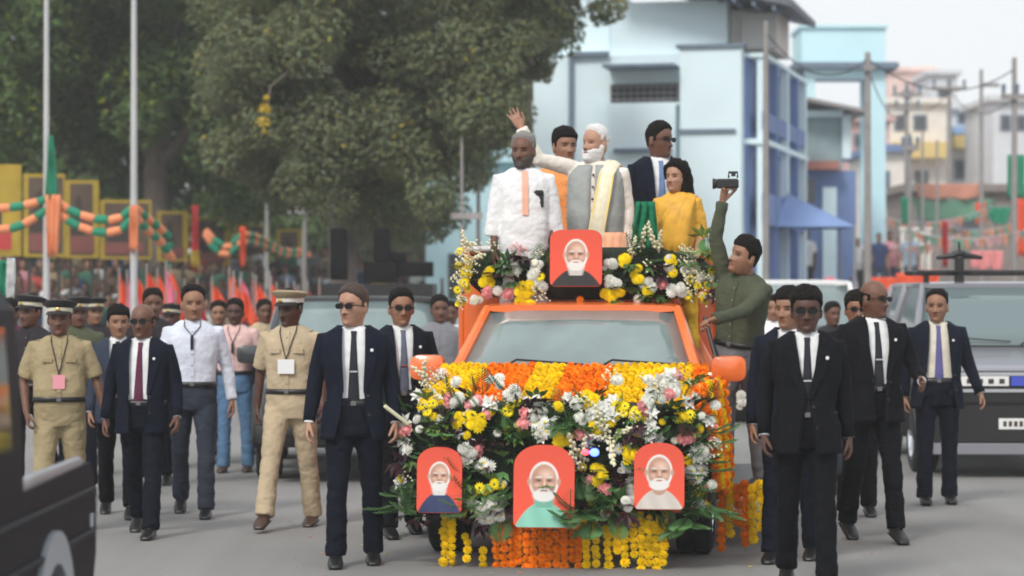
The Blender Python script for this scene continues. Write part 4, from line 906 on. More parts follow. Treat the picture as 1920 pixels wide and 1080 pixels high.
# ------------------------------------------------------------------ vehicles
def car_paint(n_, c, r=.3): return mat('car_paint_' + n_, c, r, coat=.7, spec=.5)
WSG = mat('windscreen_painted_reflection', (.19, .25, .25), .1, spec=.9, coat=.5, vary=.28, vscale=1.6)  # teal base and noise paint the sky's reflection into the windscreen colour
SIDEG = mat('side_glass', (.03, .04, .042), .08, spec=.9)
LAMPG = mat('lamp_glass', (.55, .57, .6), .12, spec=.9, coat=.5)
def rsec(y, w, z0_, z1_, n=28, e=5.0):
    cz, hz = (z0_ + z1_) / 2, (z1_ - z0_) / 2
    return [(w * math.copysign(abs(math.cos(t)) ** (2 / e), math.cos(t)), y, cz + hz * math.copysign(abs(math.sin(t)) ** (2 / e), math.sin(t))) for t in [2 * math.pi * k / n + math.pi / n for k in range(n)]]
def wheel_meshes(R_, w):
    b_ = MB(); rr = []
    for x, q in ((-w / 2, .70), (-w / 2, .90), (-w * .42, .98), (-w * .25, 1.0), (w * .25, 1.0), (w * .42, .98), (w / 2, .90), (w / 2, .70)): rr.append([(x, q * R_ * math.cos(t), q * R_ * math.sin(t)) for t in [2 * math.pi * k / 36 for k in range(36)]])
    b_.rings(rr, cap=(False, False))
    for k in range(36):   # tread blocks
        t = 2 * math.pi * k / 36; c_, s_ = math.cos(t), math.sin(t); old = b_.M; b_.M = Matrix.Rotation(t, 4, 'X'); b_.box(-w * .38, -w * .05, R_ * .985, R_ * 1.02, -.012, .012); b_.box(w * .05, w * .38, R_ * .985, R_ * 1.02, -.012 + .02, .012 + .02); b_.M = old
    ty = b_.mesh('tyre'); b_ = MB(); rr = []
    for x, q in ((-w * .40, .72), (-w * .47, .70), (-w * .30, .62), (-w * .25, .1)): rr.append([(x, q * R_ * math.cos(t), q * R_ * math.sin(t)) for t in [2 * math.pi * k / 30 for k in range(30)]])
    b_.rings(rr, cap=(False, True))
    for k in range(6): old = b_.M; b_.M = Matrix.Rotation(2 * math.pi * k / 6, 4, 'X'); b_.box(-w * .40, -w * .22, .05, R_ * .68, -.035, .035); b_.M = old
    return ty, b_.mesh('rim')
def suv(name, label, cat, loc, rz, paint, W=.92, L=4.5, zr=1.8, bf=.98, br=1.12, yw=1.15, yt=1.75, roof_to=None, plate=None, detail=True, rim_m=None, flare=None, grille=True, wr=.37, ww=.78, wt=.62, glass=None, bumper=None):
    o = empty(name, loc, rz, label, cat)
    b_ = MB(); st = [(0, W * .84, .46, bf - .16), (.03, W * .90, .42, bf - .07), (.12, W * .95, .38, bf), (.3, W * .98, .36, bf + .03), (yw - .05, W, .36, br), (yw + .25, W, .36, br + .0), (L - .2, W, .38, br), (L - .03, W * .95, .42, br - .04), (L, W * .86, .5, br - .15)]
    b_.rings([rsec(*s_) for s_ in st]); body = b_.build('body', paint, o, True)
    lr = roof_to or L - .25
    b_ = MB(); b_.rings([rsec(yt - .03, wt, zr - .075, zr - .02, 20, 4), rsec(yt + .08, wt + .02, zr - .08, zr, 20, 4), rsec(lr - .1, wt + .02, zr - .08, zr, 20, 4), rsec(lr, wt, zr - .08, zr - .03, 20, 4)]); b_.build('roof', paint, o, True)
    for sx in (-1, 1):
        b_ = MB(); b_.tube([(sx * (ww + .03), yw - .02, br - .02), (sx * (wt + .0), yt, zr - .05)], [.038, .034], 8); b_.build('pillar', paint, o, True)
        ys = [yt + .05 + (lr - yt - .1) * k / 2 for k in (1, 2)] if lr - yt > 1.2 else [lr - .05]
        for y in ys: b_ = MB(); b_.tube([(sx * (W - .05), y, br - .02), (sx * wt, y, zr - .05)], [.045, .04], 8); b_.build('pillar', paint, o, True)
        b_ = MB(); b_.add([(sx * (W - .07), yw + .1, br), (sx * (W - .07), lr - .02, br), (sx * (wt - .01), lr - .05, zr - .06), (sx * (wt - .01), yt + .02, zr - .06)], [(0, 1, 2, 3)]); g = b_.build('side_window', SIDEG, o); md = g.modifiers.new('s', 'SOLIDIFY'); md.thickness = .01
        # mirror
        b_ = MB(); mx = W + .10; yy = yw + .12; b_.rings([rsec(yy - .07, .07, -.05, .05, 16, 3), rsec(yy - .05, .115, -.085, .085, 16, 4), rsec(yy + .03, .12, -.09, .09, 16, 4), rsec(yy + .05, .10, -.075, .075, 16, 4)])
        b_.v = [(x + sx * mx, y, z + br + .02) for x, y, z in b_.v]; b_.tube([(sx * (W - .06), yy, br - .03), (sx * (W + .03), yy, br - .02)], [.025, .03], 8); b_.build('mirror', paint, o, True)
        # door line and handle
        b_ = MB(); b_.tube([(sx * (W + .01), yt + .55, br - .14), (sx * (W + .035), yt + .62, br - .14), (sx * (W + .035), yt + .74, br - .14), (sx * (W + .01), yt + .8, br - .14)], [.012] * 4, 6); b_.build('door_handle', paint, o)
        for yy2 in (yw + .0, yt + .9): bx('door_seam', DARK, o, min(sx * (W - .01), sx * (W + .004)), max(sx * (W - .01), sx * (W + .004)), yy2, yy2 + .012, .5, br - .06)
    gm = glass or WSG
    b_ = MB(); n = 8; rows = []
    for i in range(5):
        t = i / 4; hw = ww * (1 - t) + (wt - .03) * t; y = yw + (yt - yw) * t; z = br - .01 + (zr - .06 - br + .01) * t
        rows.append([(hw * (2 * k / n - 1), y - .06 * (1 - (2 * k / n - 1) ** 2), z) for k in range(n + 1)])
    b_.rings(rows, cap=(False, False), closed=False); g = link('windscreen', b_.mesh('windscreen'), gm, o, 'all'); md = g.modifiers.new('s', 'SOLIDIFY'); md.thickness = .012
    b_ = MB(); b_.box(-ww, ww, yw - .07, yw + .02, br - .03, br + .012); b_.build('wiper_cowl', DARK, o)
    for sx in (-.5, .15): b_ = MB(); b_.tube([(sx, yw - .08, br + .02), (sx + .1, yw - .03, br + .08), (sx + .55, yw - .035, br + .05)], [.01, .008, .007], 5); b_.build('wiper', DARK, o)
    if not roof_to:
        b_ = MB(); b_.add([(-W + .12, L - .1, br), (W - .12, L - .1, br), (wt - .03, lr - .03, zr - .07), (-wt + .03, lr - .03, zr - .07)], [(0, 1, 2, 3)]); b_.build('rear_window', SIDEG, o)
    ty, ri = wheel_meshes(wr, .24); ty.materials.append(RUB); ri.materials.append(rim_m or CHR)
    for me in (ty, ri): me.polygons.foreach_set('use_smooth', [True] * len(me.polygons)); me.set_sharp_from_angle(angle=rad(30))
    for sx in (-1, 1):
        for y in (.85, L - .95):
            wh = empty('wheel', (sx * (W - .11), y, wr)); wh.parent = o; wh.rotation_euler = (0, 0, 0 if sx < 0 else math.pi); inst('tyre', ty, wh, (0, 0, 0)); inst('rim', ri, wh, (0, 0, 0))
            b_ = MB(); pts = [(sx * (W - .005), y - (wr + .09) * math.cos(a), wr + .02 + (wr + .09) * math.sin(a)) for a in [rad(-5 + 190 * k / 16) for k in range(17)]]
            b_.tube(pts, [(.055, .05)] * 17, 8, ref=(1, 0, 0)); b_.build('wheel_arch', flare or DARK, o, True)
            b_ = MB(); b_.M = Matrix.Rotation(rad(90), 4, 'Z'); b_.poly([(y + (wr + .07) * math.cos(a), wr + .02 + (wr + .07) * math.sin(a)) for a in [rad(180 * k / 16) for k in range(17)]], -sx * (W + .003), -sx * (W - .2)); b_.build('wheel_well', DARK, o)
    if grille:
        b_ = MB(); b_.box(-W * .52, W * .52, -.012, .03, bf - .36, bf - .13, bev=.01); g = b_.build('grille', DARK, o)
        for k in range(7): bx('slat', CHR if k in (0, 6) else DARK, g, -W * .5, W * .5, -.024, -.013, bf - .345 + .033 * k, bf - .333 + .033 * k)
        for sx in (-1, 1):
            b_ = MB(); b_.box(min(sx * W * .56, sx * W * .86), max(sx * W * .56, sx * W * .86), -.015, .05, bf - .32, bf - .14, bev=.02); hl = b_.build('headlight', LAMPG, o)
            b_ = MB(); b_.ell((sx * W * .66, -.02, bf - .23), (.06, .02, .06), 12, 6); b_.build('lamp_bulb_housing', CHR, hl, True)
    b_ = MB(); b_.rings([rsec(-.09, W * .78, .36, .52, 24, 5), rsec(-.05, W * .93, .33, .56, 24, 5), rsec(.08, W * 1.0, .32, .58, 24, 5)]); b_.build('bumper', bumper or DARK, o, True)
    if plate:
        p = bx('number_plate', WHITE, o, -.26, .26, -.112, -.10, .46, .56, bev=0)
        for k in range(9): bx('digit', HBLK, p, -.22 + k * .05, -.19 + k * .05, -.116, -.113, .485, .535)
    return o
ORNG = car_paint('orange', (.90, .19, .04), .35)
YAW = rad(-6.5); FL = (wx(1050, 16.05), 16.05, 0)
float_ = suv('open_top_pickup', 'orange open top pickup covered in flower garlands, carrying the waving man', 'pickup', FL, YAW, ORNG, W=.93, L=4.7, zr=1.66, bf=1.02, br=1.19, yw=1.12, yt=1.62, roof_to=2.12, ww=.80, wt=.665, grille=True, bumper=ORNG)
# raised rear deck of the pickup
RW = mat('rail_white', (.7, .68, .66), .6)
bx('deck', DARK, float_, -.88, .88, 2.16, 4.6, 1.196, 1.24)
for sx in (-1, 1):
    bx('side_panel', ORNG, float_, min(sx * .9, sx * .94), max(sx * .9, sx * .94), 2.15, 4.62, 1.192, 1.72, bev=.01)
    b = MB(); b.tube([(sx * .9, 2.2, 1.7), (sx * .9, 2.2, 2.0), (sx * .9, 4.5, 2.0), (sx * .9, 4.5, 1.7)], [.018] * 4, 8); b.build('rail', DARK, float_, True)
    bx('running_board', DARK, float_, min(sx * .94, sx * 1.3), max(sx * .94, sx * 1.3), 1.3, 3.9, .34, .39, bev=.01)
bx('front_panel', ORNG, float_, -.9, .9, 2.15, 2.19, 1.242, 2.06, bev=.01)
b = MB(); b.tube([(-.86, 2.12, 2.04), (.86, 2.12, 2.04)], [.018] * 2, 8); b.build('rail', RW, float_, True)
bx('tax_sticker', WHITE, float_, -.05, .08, 1.56, 1.568, 1.555, 1.572)
b = MB(); b.tube([(.93, 1.36, 1.15), (.93, 1.42, 1.3), (.86, 1.5, 1.55)], [.014] * 3, 6); b.build('grab_handle', DARK, float_)
def fl_to(px, py, yl):
    """point in the pickup's own axes, on its plane y = yl, seen at pixel px,py"""
    dx, dz = (px - 960) / FPX, -(py - HY) / FPX
    c_, s_ = math.cos(YAW), math.sin(YAW); # local y = -s*(X-FX)+c*(Y-FY)... solve depth
    # world = FL + R(local); local y = dot(world-FL, (-s, c))
    D_ = (yl - s_ * FL[0] + c_ * FL[1]) / (-s_ * dx + c_)
    X_, Y_ = dx * D_ - FL[0], D_ - FL[1]
    return Vector((c_ * X_ + s_ * Y_, yl, H0 + dz * D_))
# ------------------------------------------------------------------ flowers
def petals(b_, n, r0, r1, w, z0_, z1_, curl=0, ph=0, mi=0):
    for k in range(n):
        a = 2 * math.pi * (k + ph) / n; c_, s_ = math.cos(a), math.sin(a); pc, ps = -s_, c_
        b_.add([(c_ * r0, s_ * r0, z0_), (c_ * (r0 + r1) / 2 + pc * w, s_ * (r0 + r1) / 2 + ps * w, (z0_ + z1_) / 2 + curl), (c_ * r1, s_ * r1, z1_), (c_ * (r0 + r1) / 2 - pc * w, s_ * (r0 + r1) / 2 - ps * w, (z0_ + z1_) / 2 + curl)], [(0, 1, 2, 3)], mi)
def fl_mesh(kind, ms):
    b_ = MB()
    if kind == 'pom':
        for i, (n, ang) in enumerate(((12, 5), (12, 28), (10, 50), (8, 70), (5, 85))):
            a = rad(ang); petals(b_, n, math.cos(a) * .2, math.cos(a) * 1.0, .26, math.sin(a) * .3, math.sin(a) * .75, .08, i * .5)
        b_.ell((0, 0, .2), (.6, .6, .42), 8, 5)
    elif kind == 'daisy':
        petals(b_, 12, .15, 1.0, .2, .1, .0, .08); petals(b_, 10, .1, .8, .18, .15, .12, .08, .5); b_.ell((0, 0, .12), (.24, .24, .12), 8, 5, mi=1)
    elif kind == 'rose':
        for i, (n, r_, z) in enumerate(((7, 1.0, .15), (6, .78, .4), (5, .55, .6), (3, .3, .7))): petals(b_, n, .1, r_, .42, 0, z, .12, i * .4)
        b_.ell((0, 0, .25), (.55, .55, .35), 8, 5)
    elif kind == 'lily':
        petals(b_, 6, .05, 1.1, .26, .0, .3, .18); petals(b_, 6, .05, .7, .22, .05, .5, .15, .5)
    elif kind == 'frond':
        pts = [(0, .35 * t * t, 1.0 * t) for t in [k / 6 for k in range(7)]]; b_.tube(pts, [.02] * 7, 4, ref=(1, 0, 0))
        for k in range(11):
            t = .12 + .085 * k; y, z = .35 * t * t, t; L = .38 * math.sin(math.pi * min(1, t * .85 + .15)) + .08
            for sx in (-1, 1): b_.add([(0, y, z), (sx * L * .5, y - .03, z + .12), (sx * L, y + .06, z + .2), (sx * L * .5, y, z + .04)], [(0, 1, 2, 3)])
    elif kind == 'broad':
        for a in (-.7, 0, .7):
            c_, s_ = math.sin(a), math.cos(a); b_.add([(0, 0, 0), (c_ * .5 - s_ * .17, .12, s_ * .5 + c_ * .17), (c_, .0, s_), (c_ * .5 + s_ * .17, .12, s_ * .5 - c_ * .17), (c_ * .5, .03, s_ * .5)], [(0, 1, 4), (1, 2, 4), (2, 3, 4), (3, 0, 4)])
    elif kind == 'spike':
        b_.tube([(0, 0, 0), (0, .05, .5), (0, .15, 1.0)], [.03, .03, .015], 5, ref=(1, 0, 0))
        for k in range(14): a = k * 2.4; z = .2 + .055 * k; q = .1 * (1.2 - z); b_.ell((math.cos(a) * q, z * z * .15 + math.sin(a) * q, z), (.055, .055, .06), 6, 4)
    elif kind == 'spray':
        rr = random.Random(3)
        for k in range(9):
            x, y = rr.uniform(-.8, .8), rr.uniform(-.8, .8); z = .5 + rr.uniform(0, .4); b_.tube([(0, 0, 0), (x, y, z)], [.015, .01], 3, mi=1); b_.ell((x, y, z), (.12, .12, .10), 6, 4)
    me = b_.mesh('flower'); 
    for m in ms: me.materials.append(m)
    me.polygons.foreach_set('use_smooth', [True] * len(me.polygons)); return me
def pm(n_, c, v=.12): return mat('petal_' + n_, c, .7, vary=.08, objvary=v, spec=.2)
STEM = mat('stem_green', (.10, .17, .05), .7); LG = mat('fern_green', (.07, .17, .045), .6, vary=.2, vscale=20, objvary=.4); LL = mat('leaf_light_green', (.16, .26, .06), .6, objvary=.3); LM = mat('leaf_maroon', (.045, .012, .02), .5, objvary=.3)
PW, PY, PP, PC = pm('white', (.80, .80, .74)), pm('yellow', (.93, .72, .01)), pm('pink', (.80, .33, .33), .2), pm('cream', (.78, .74, .52))
FM = dict(w=fl_mesh('pom', [PW]), W=fl_mesh('daisy', [PW, PY]), y=fl_mesh('pom', [PY]), Y=fl_mesh('daisy', [PY, STEM]), p=fl_mesh('rose', [PP]), l=fl_mesh('lily', [PW]), c=fl_mesh('spray', [PC, STEM]), s=fl_mesh('spike', [PC]),
          g=fl_mesh('frond', [LG]), b=fl_mesh('broad', [LL]), B=fl_mesh('broad', [LG]), m=fl_mesh('broad', [LM]), o=fl_mesh('pom', [pm('orange', (.84, .25, .015))]), P=fl_mesh('spray', [PP, STEM]))
FN = dict(w='chrysanthemum', W='daisy', y='chrysanthemum', Y='daisy', p='rose', l='lily', c='cream_spray', s='flower_spike', g='fern_frond', b='leaf_sprig', B='leaf_sprig', m='maroon_leaf', o='marigold', P='pink_spray')
FS = dict(w=.042, W=.040, y=.042, Y=.036, p=.042, l=.055, c=.065, s=.20, g=.17, b=.11, B=.11, m=.12, o=.03, P=.06)
def place(root, kind, p, nrm, r, sc=1.0, up=None):
    q = inst(FN[kind], FM[kind], root, p); q.rotation_mode = 'QUATERNION'; n = Vector(nrm) + Vector((r.uniform(-.3, .3), r.uniform(-.1, .1), r.uniform(-.25, .35)))
    if kind in 'gbBsm':   # stems run across the surface, away from the middle
        d = Vector(up if up else (r.uniform(-1, 1), -.35, r.uniform(-.9, .9))) + Vector((r.uniform(-.4, .4), -.25, r.uniform(-.4, .4)))
        qq = d.to_track_quat('Z', 'Y'); q.rotation_quaternion = qq
    else: q.rotation_quaternion = n.to_track_quat('Z', 'Y')
    s_ = FS[kind] * sc * r.uniform(.8, 1.2); q.scale = (s_, s_, s_); return q
def cluster(root, surf, px, py, kinds, n, sx, sy, r, sc=1.0, yo=0.0, up=None):
    for k in range(n):
        a = r.uniform(0, 6.283); q = math.sqrt(r.uniform(0, 1)); p, nr = surf(px + sx * q * math.cos(a), py + sy * q * math.sin(a)); kd = r.choice(kinds)
        place(root, kd, p + nr * (yo + r.uniform(0, .03)), nr, r, sc, up)
FOAM = mat('foliage_base', (.012, .022, .01), .9, bump=1, bscale=30)
# --- front arrangement over the grille
fr = empty('flower_arrangement', FL, YAW, 'bank of white, yellow and pink flowers covering the front of the orange pickup', 'flower arrangement')
b = MB(); rings = []
for i in range(15):
    u = -1 + 2 * i / 14; k = math.sqrt(max(0, 1 - abs(u) ** 3)); x = u * .93
    rings.append([(x, -.06 - .18 * k * max(0, math.sin(t)) ** .6 - (0 if math.sin(t) > 0 else -.04), .69 + .35 * (.75 + .25 * k) * math.cos(t)) for t in [2 * math.pi * j / 18 for j in range(18)]])
b.rings(rings); b.build('foam_base', FOAM, fr, True)
def front_surf(px, py):
    p = fl_to(px, py, -.15); u = max(-1, min(1, p.x / .98)); v = max(-1, min(1, (p.z - .70) / .46)); bulge = .17 * max(0, 1 - abs(u) ** 3) * max(0, 1 - abs(v) ** 3) ** .6
    p = fl_to(px, py, -.09 - bulge); return p, Vector((u * .5, -1, .15 + v * .4)).normalized()
r = random.Random(21)
# background greenery
for k in range(330):
    px, py = r.uniform(756, 1338), 738 + 230 * r.random(); p, nr = front_surf(px, py); kd = r.choice('ggBBbmmg'); d = Vector(((px - 1048) / 290, -.2, (850 - py) / 130)); place(fr, kd, p + nr * .005, nr, r, r.uniform(.6, 1.0), up=d)
for px, py, ks, n, sx, sy, *o_ in [(838, 718, 'wcP', 9, 26, 14), (962, 745, 'w', 6, 20, 12), (1238, 728, 'wwlc', 16, 32, 24), (1225, 752, 'w', 7, 18, 18), (872, 758, 'w', 5, 26, 9), (1012, 780, 'wW', 12, 14, 34), (1022, 812, 'W', 5, 14, 10), (1130, 775, 'wl', 7, 22, 10), (1214, 800, 'l', 4, 8, 26), (765, 842, 'wl', 5, 12, 16),
        (878, 845, 'w', 6, 18, 10), (908, 880, 'W', 6, 16, 14), (925, 962, 'W', 16, 26, 22), (1185, 925, 'w', 7, 8, 28), (1302, 862, 'lw', 6, 16, 18), (1292, 890, 'W', 5, 14, 14), (1345, 842, 'c', 3, 14, 10), (1085, 762, 'wc', 5, 18, 8), (930, 722, 'w', 4, 14, 8), (1150, 720, 'wc', 4, 16, 8),
        (890, 795, 'y', 13, 32, 15), (810, 765, 'Yc', 6, 12, 16), (962, 768, 'Yb', 6, 18, 12), (1060, 826, 'y', 6, 18, 9), (1116, 806, 'y', 3, 10, 8), (1176, 852, 'y', 7, 12, 18), (1122, 895, 'y', 6, 9, 22), (1282, 785, 'Yy', 6, 16, 14), (1162, 772, 'Y', 6, 10, 14), (1102, 760, 'y', 4, 16, 6), (925, 912, 'Y', 9, 20, 12), (1188, 778, 'Y', 4, 12, 8),
        (766, 812, 'p', 3, 8, 6), (845, 755, 'p', 3, 9, 7), (898, 757, 'p', 2, 8, 5), (987, 790, 'p', 5, 9, 18), (1096, 815, 'p', 4, 12, 8), (1206, 772, 'p', 2, 6, 8), (1282, 824, 'p', 4, 12, 8), (905, 845, 'p', 2, 7, 5), (1131, 918, 'p', 2, 6, 6), (1276, 715, 'pP', 3, 10, 8), (1255, 745, 'p', 2, 6, 6),
        (850, 800, 'm', 6, 12, 30), (1002, 765, 'm', 5, 10, 20), (1186, 810, 'm', 8, 16, 30), (930, 850, 'm', 6, 30, 22), (1168, 892, 'm', 6, 22, 10), (760, 875, 'm', 5, 12, 25), (900, 975, 'm', 4, 30, 8), (805, 968, 'm', 6, 26, 10), (1270, 790, 'm', 3, 14, 14),
        (1100, 958, 'g', 16, 44, 22), (870, 925, 'gb', 9, 22, 26), (765, 925, 'g', 8, 16, 40), (1312, 930, 'g', 6, 8, 30), (1285, 970, 'g', 7, 16, 20), (820, 808, 'gb', 8, 22, 16), (962, 822, 'bB', 7, 22, 18), (1062, 795, 'gB', 8, 20, 14), (1250, 775, 'B', 4, 14, 16), (1150, 930, 'B', 6, 20, 14), (1300, 725, 'cb', 5, 12, 12), (805, 730, 'sc', 6, 18, 16), (1140, 820, 's', 5, 10, 14), (1090, 880, 's', 5, 14, 14)]:
    cluster(fr, front_surf, px, py, ks, n, sx, sy, r, yo=.035 if ks[0] in 'wWlyYpc' else .02)
b = MB(); b.tube([fl_to(722, 762, -.28), fl_to(765, 795, -.2)], [.012, .012], 6); b.build('stalk', pm('cream', (.78, .74, .52)), fr)
# --- portrait boards: flat printed cut-outs
RB = mat('portrait_red', (.78, .075, .035), .55); PSK = mat('portrait_skin', (.66, .40, .30), .6); PSK2 = mat('portrait_skin_shade', (.30, .15, .11), .6); PHW = mat('portrait_white_hair', (.74, .71, .68), .6)
PRINT = mat('printed_portrait', (1, 1, 1), .45, attr='ink')
def portrait(label, px, py, wpx, hpx, yl, shirt, vest=None, hair=PHW, top_round=.44, tilt=-6, side=0, fs=1.0, oy=0):
    c0 = fl_to(px, py, yl); s_ = FPX / 16.0; W, Hh = wpx / s_ / 2, hpx / s_ / 2
    wp = Matrix.Translation(FL) @ Matrix.Rotation(YAW, 4, 'Z') @ c0
    o = empty('portrait_board', wp, YAW, label, 'portrait board', 'portrait boards on the float'); o.rotation_euler = (rad(tilt), 0, YAW)
    pts = []; rr = W * top_round * 2
    for k in range(13): a = math.pi / 2 * k / 12; pts.append((W - rr + rr * math.cos(a), Hh - rr * .8 + rr * .8 * math.sin(a)))
    for k in range(13): a = math.pi / 2 + math.pi / 2 * k / 12; pts.append((-W + rr + rr * math.cos(a), Hh - rr * .8 + rr * .8 * math.sin(a)))
    for k in range(7): a = math.pi + math.pi / 2 * k / 6; q = W * .2; pts.append((-W + q + q * math.cos(a), -Hh + q + q * math.sin(a)))
    for k in range(7): a = 1.5 * math.pi + math.pi / 2 * k / 6; pts.append((W - q + q * math.cos(a), -Hh + q + q * math.sin(a)))
    b_ = MB(); b_.poly(pts, 0, .012); b_.build('board', RB, o)
    # the print: a fine sheet whose colours are a softly painted head and shoulders
    nx, nz = 84, int(84 * Hh / W); xs = np.linspace(-W, W, nx); zs = np.linspace(-Hh, Hh, nz); X_, Z_ = np.meshgrid(xs, zs); S = W * .60 * fs; u = (X_ - side * W) / S; v = (Z_ - (Hh * .10 + oy * Hh)) / S
    col = np.ones((nz, nx, 3)) * np.array([.80, .085, .04]) * (1 - .10 * (Z_ / Hh))[:, :, None]
    def mx(m, c):
        m = np.clip(m, 0, 1)[:, :, None]; col[:] = col * (1 - m) + np.array(c) * m
    def el(cx, cz, rx, rz, soft=.08): d = np.sqrt(((u - cx) / rx) ** 2 + ((v - cz) / rz) ** 2); return (1 - d) / soft + .5
    shc = np.array(shirt); zz = (Z_ + Hh) / (Hh * .62); shw = np.clip(1 - zz, 0, 1) ** .45; body = ((shw * W * .97 - np.abs(X_ - side * W * .5)) / (W * .05) + .5) * (zz < 1)
    mx(body, shc); mx(np.clip(body, 0, 1) * (.5 + .5 * np.sin(X_ / W * 9 + Z_ / Hh * 4)) * .25, shc * .55)
    mx(el(0, -.98, .42, .36, .1) , (.50, .30, .22)); 
    if vest is not None: mx((.34 - np.abs(np.abs(u) - .22 - .3 * (v + 1.2))) * 6 * (v < -.92) * (v > -1.35), vest)
    mx(el(0, .06, .80, 1.04, .05), (.86, .83, .80))                         # hair and beard mass
    nzt = np.sin(u * 37 + v * 11) * np.sin(v * 43 - u * 17); mx(np.clip(el(0, .06, .80, 1.04, .05), 0, 1) * (.12 + .1 * nzt), (.55, .50, .47))
    mx(el(0, .10, .68, .86, .12), (.54, .30, .21)); mx(el(.12, .42, .42, .30, .6) * .5, (.80, .55, .43)); mx(el(-.5, .0, .22, .6, .6) * .45, (.42, .22, .15))
    for sx in (-1, 1):
        mx(el(sx * .80, .02, .10, .2, .3), (.55, .32, .23)); mx(el(sx * .29, .10, .22, .12, .7) * .75, (.30, .15, .10)); mx(el(sx * .29, .27, .21, .05, .5) * .8, (.70, .66, .62)); mx(el(sx * .28, .09, .10, .035, .4), (.06, .04, .035)); mx(el(sx * .38, -.16, .18, .15, .8) * .5, (.78, .50, .40))
    mx(el(.03, -.06, .07, .24, .7) * .6, (.80, .56, .45)); mx(el(.0, -.24, .17, .06, .6) * .7, (.36, .18, .13))
    bd = np.clip(el(0, -.70, .60, .34, .2), 0, 1); mx(bd, (.84, .82, .79)); mx(bd * (.16 + .14 * nzt), (.50, .46, .43)); mx(el(0, -.37, .34, .055, .4), (.82, .78, .74)); mx(el(0, -.46, .22, .045, .4), (.45, .16, .13))
    def inside(px_, pz_):
        c_ = False; j = len(pts) - 1
        for i in range(len(pts)):
            if (pts[i][1] > pz_) != (pts[j][1] > pz_) and px_ < (pts[j][0] - pts[i][0]) * (pz_ - pts[i][1]) / (pts[j][1] - pts[i][1]) + pts[i][0]: c_ = not c_
            j = i
        return c_
    fs_ = [(j * nx + i, j * nx + i + 1, (j + 1) * nx + i + 1, (j + 1) * nx + i) for j in range(nz - 1) for i in range(nx - 1) if inside((xs[i] + xs[i + 1]) / 2 * 1.012, (zs[j] + zs[j + 1]) / 2 * 1.012)]
    me = bpy.data.meshes.new('print'); me.from_pydata([(float(x_), -.004, float(z_)) for x_, z_ in zip(X_.ravel(), Z_.ravel())], [], fs_); ca = me.color_attributes.new('ink', 'FLOAT_COLOR', 'POINT')
    ca.data.foreach_set('color', np.concatenate([col.reshape(-1, 3), np.ones((nx * nz, 1))], 1).ravel()); link('print', me, PRINT, o)
    return o
SH_G, SH_N, SH_B, SH_W = (.26, .62, .48), (.03, .045, .13), (.025, .02, .022), (.66, .60, .54)
portrait('red portrait board of a man in mint green at the middle of the grille', 1020, 912, 112, 152, -.42, SH_G, (.16, .44, .33), fs=1.02)
portrait('red portrait board of a man in navy on the left of the grille', 824, 900, 84, 122, -.34, SH_N, (.7, .68, .66), fs=1.0)
portrait('red portrait board of a bearded man in pale clothes on the right of the grille', 1236, 893, 92, 122, -.38, SH_W, None, fs=1.1)
portrait('square red portrait board of a man in black above the windscreen', 1080, 484, 108, 118, 1.62, SH_B, (.6, .55, .52), top_round=.22, tilt=-4, fs=.95)
for k in range(230):   # fill of mixed blooms over the whole bank
    px, py = r.uniform(756, 1340), r.uniform(745, 968)
    if (950 < px < 1090 or 785 < px < 865 or 1185 < px < 1285) and py > 832: continue
    p, nr = front_surf(px, py); place(fr, r.choice('wWYyywpcllWBb'), p + nr * .03, nr, r, r.uniform(.75, 1.05))
# frond tips in front of the boards
for px, py, ks, n in [(870, 950, 'bg', 4), (1075, 965, 'g', 6), (1170, 948, 'wm', 4), (770, 950, 'g', 4)]:
    for k in range(n):
        p = fl_to(px + r.uniform(-10, 10), py + r.uniform(-12, 12), -.45); place(fr, r.choice(ks), p, (0, -1, .2), r, .8, up=(r.uniform(-1, .3), -.2, r.uniform(-.2, .6)))
# blinking light
bl = empty('beacon_light', Matrix.Translation(FL) @ Matrix.Rotation(YAW, 4, 'Z') @ fl_to(1108, 848, -.36), YAW, 'small red and blue flashing light among the grille flowers', 'light')
b = MB(); b.box(-.06, .05, 0, .03, -.025, .025, bev=.008); b.build('housing', DARK, bl)
b = MB(); b.ell((.022, -.005, 0), (.03, .022, .026), 12, 8); b.build('blue_lens', mat('lamp_blue', (.06, .10, 1.0), .3, emit=6), bl, True)
b = MB(); b.ell((-.035, -.002, 0), (.026, .018, .02), 12, 8); b.build('red_lens', mat('lamp_red', (1.0, .08, .1), .3, emit=2), bl, True)
# --- roof arrangement
rf = empty('flower_arrangement', FL, YAW, 'row of yellow and white flowers with fronds along the orange cab roof', 'flower arrangement')
b = MB(); rings = []
for i in range(13):
    u = -1 + 2 * i / 12; k = math.sqrt(max(0.02, 1 - u ** 6)); x = .02 + u * .90
    rings.append([(x, 1.90 + .14 * k * math.cos(t), 1.86 + .19 * k * math.sin(t)) for t in [2 * math.pi * j / 14 for j in range(14)]])
b.rings(rings); b.build('foam_base', FOAM, rf, True)
def roof_surf(px, py): return fl_to(px, py, 1.72), Vector((0, -1, .25 + (510 - py) / 120)).normalized()
for k in range(70):
    px, py = r.uniform(870, 1345), r.uniform(478, 562)
    if 1030 < px < 1132: continue
    p, nr = roof_surf(px, py); place(rf, r.choice('gBBbmg'), p + Vector((0, .05, 0)), nr, r, r.uniform(.6, .9), up=(r.uniform(-1, 1), -.3, r.uniform(-.6, 1)))
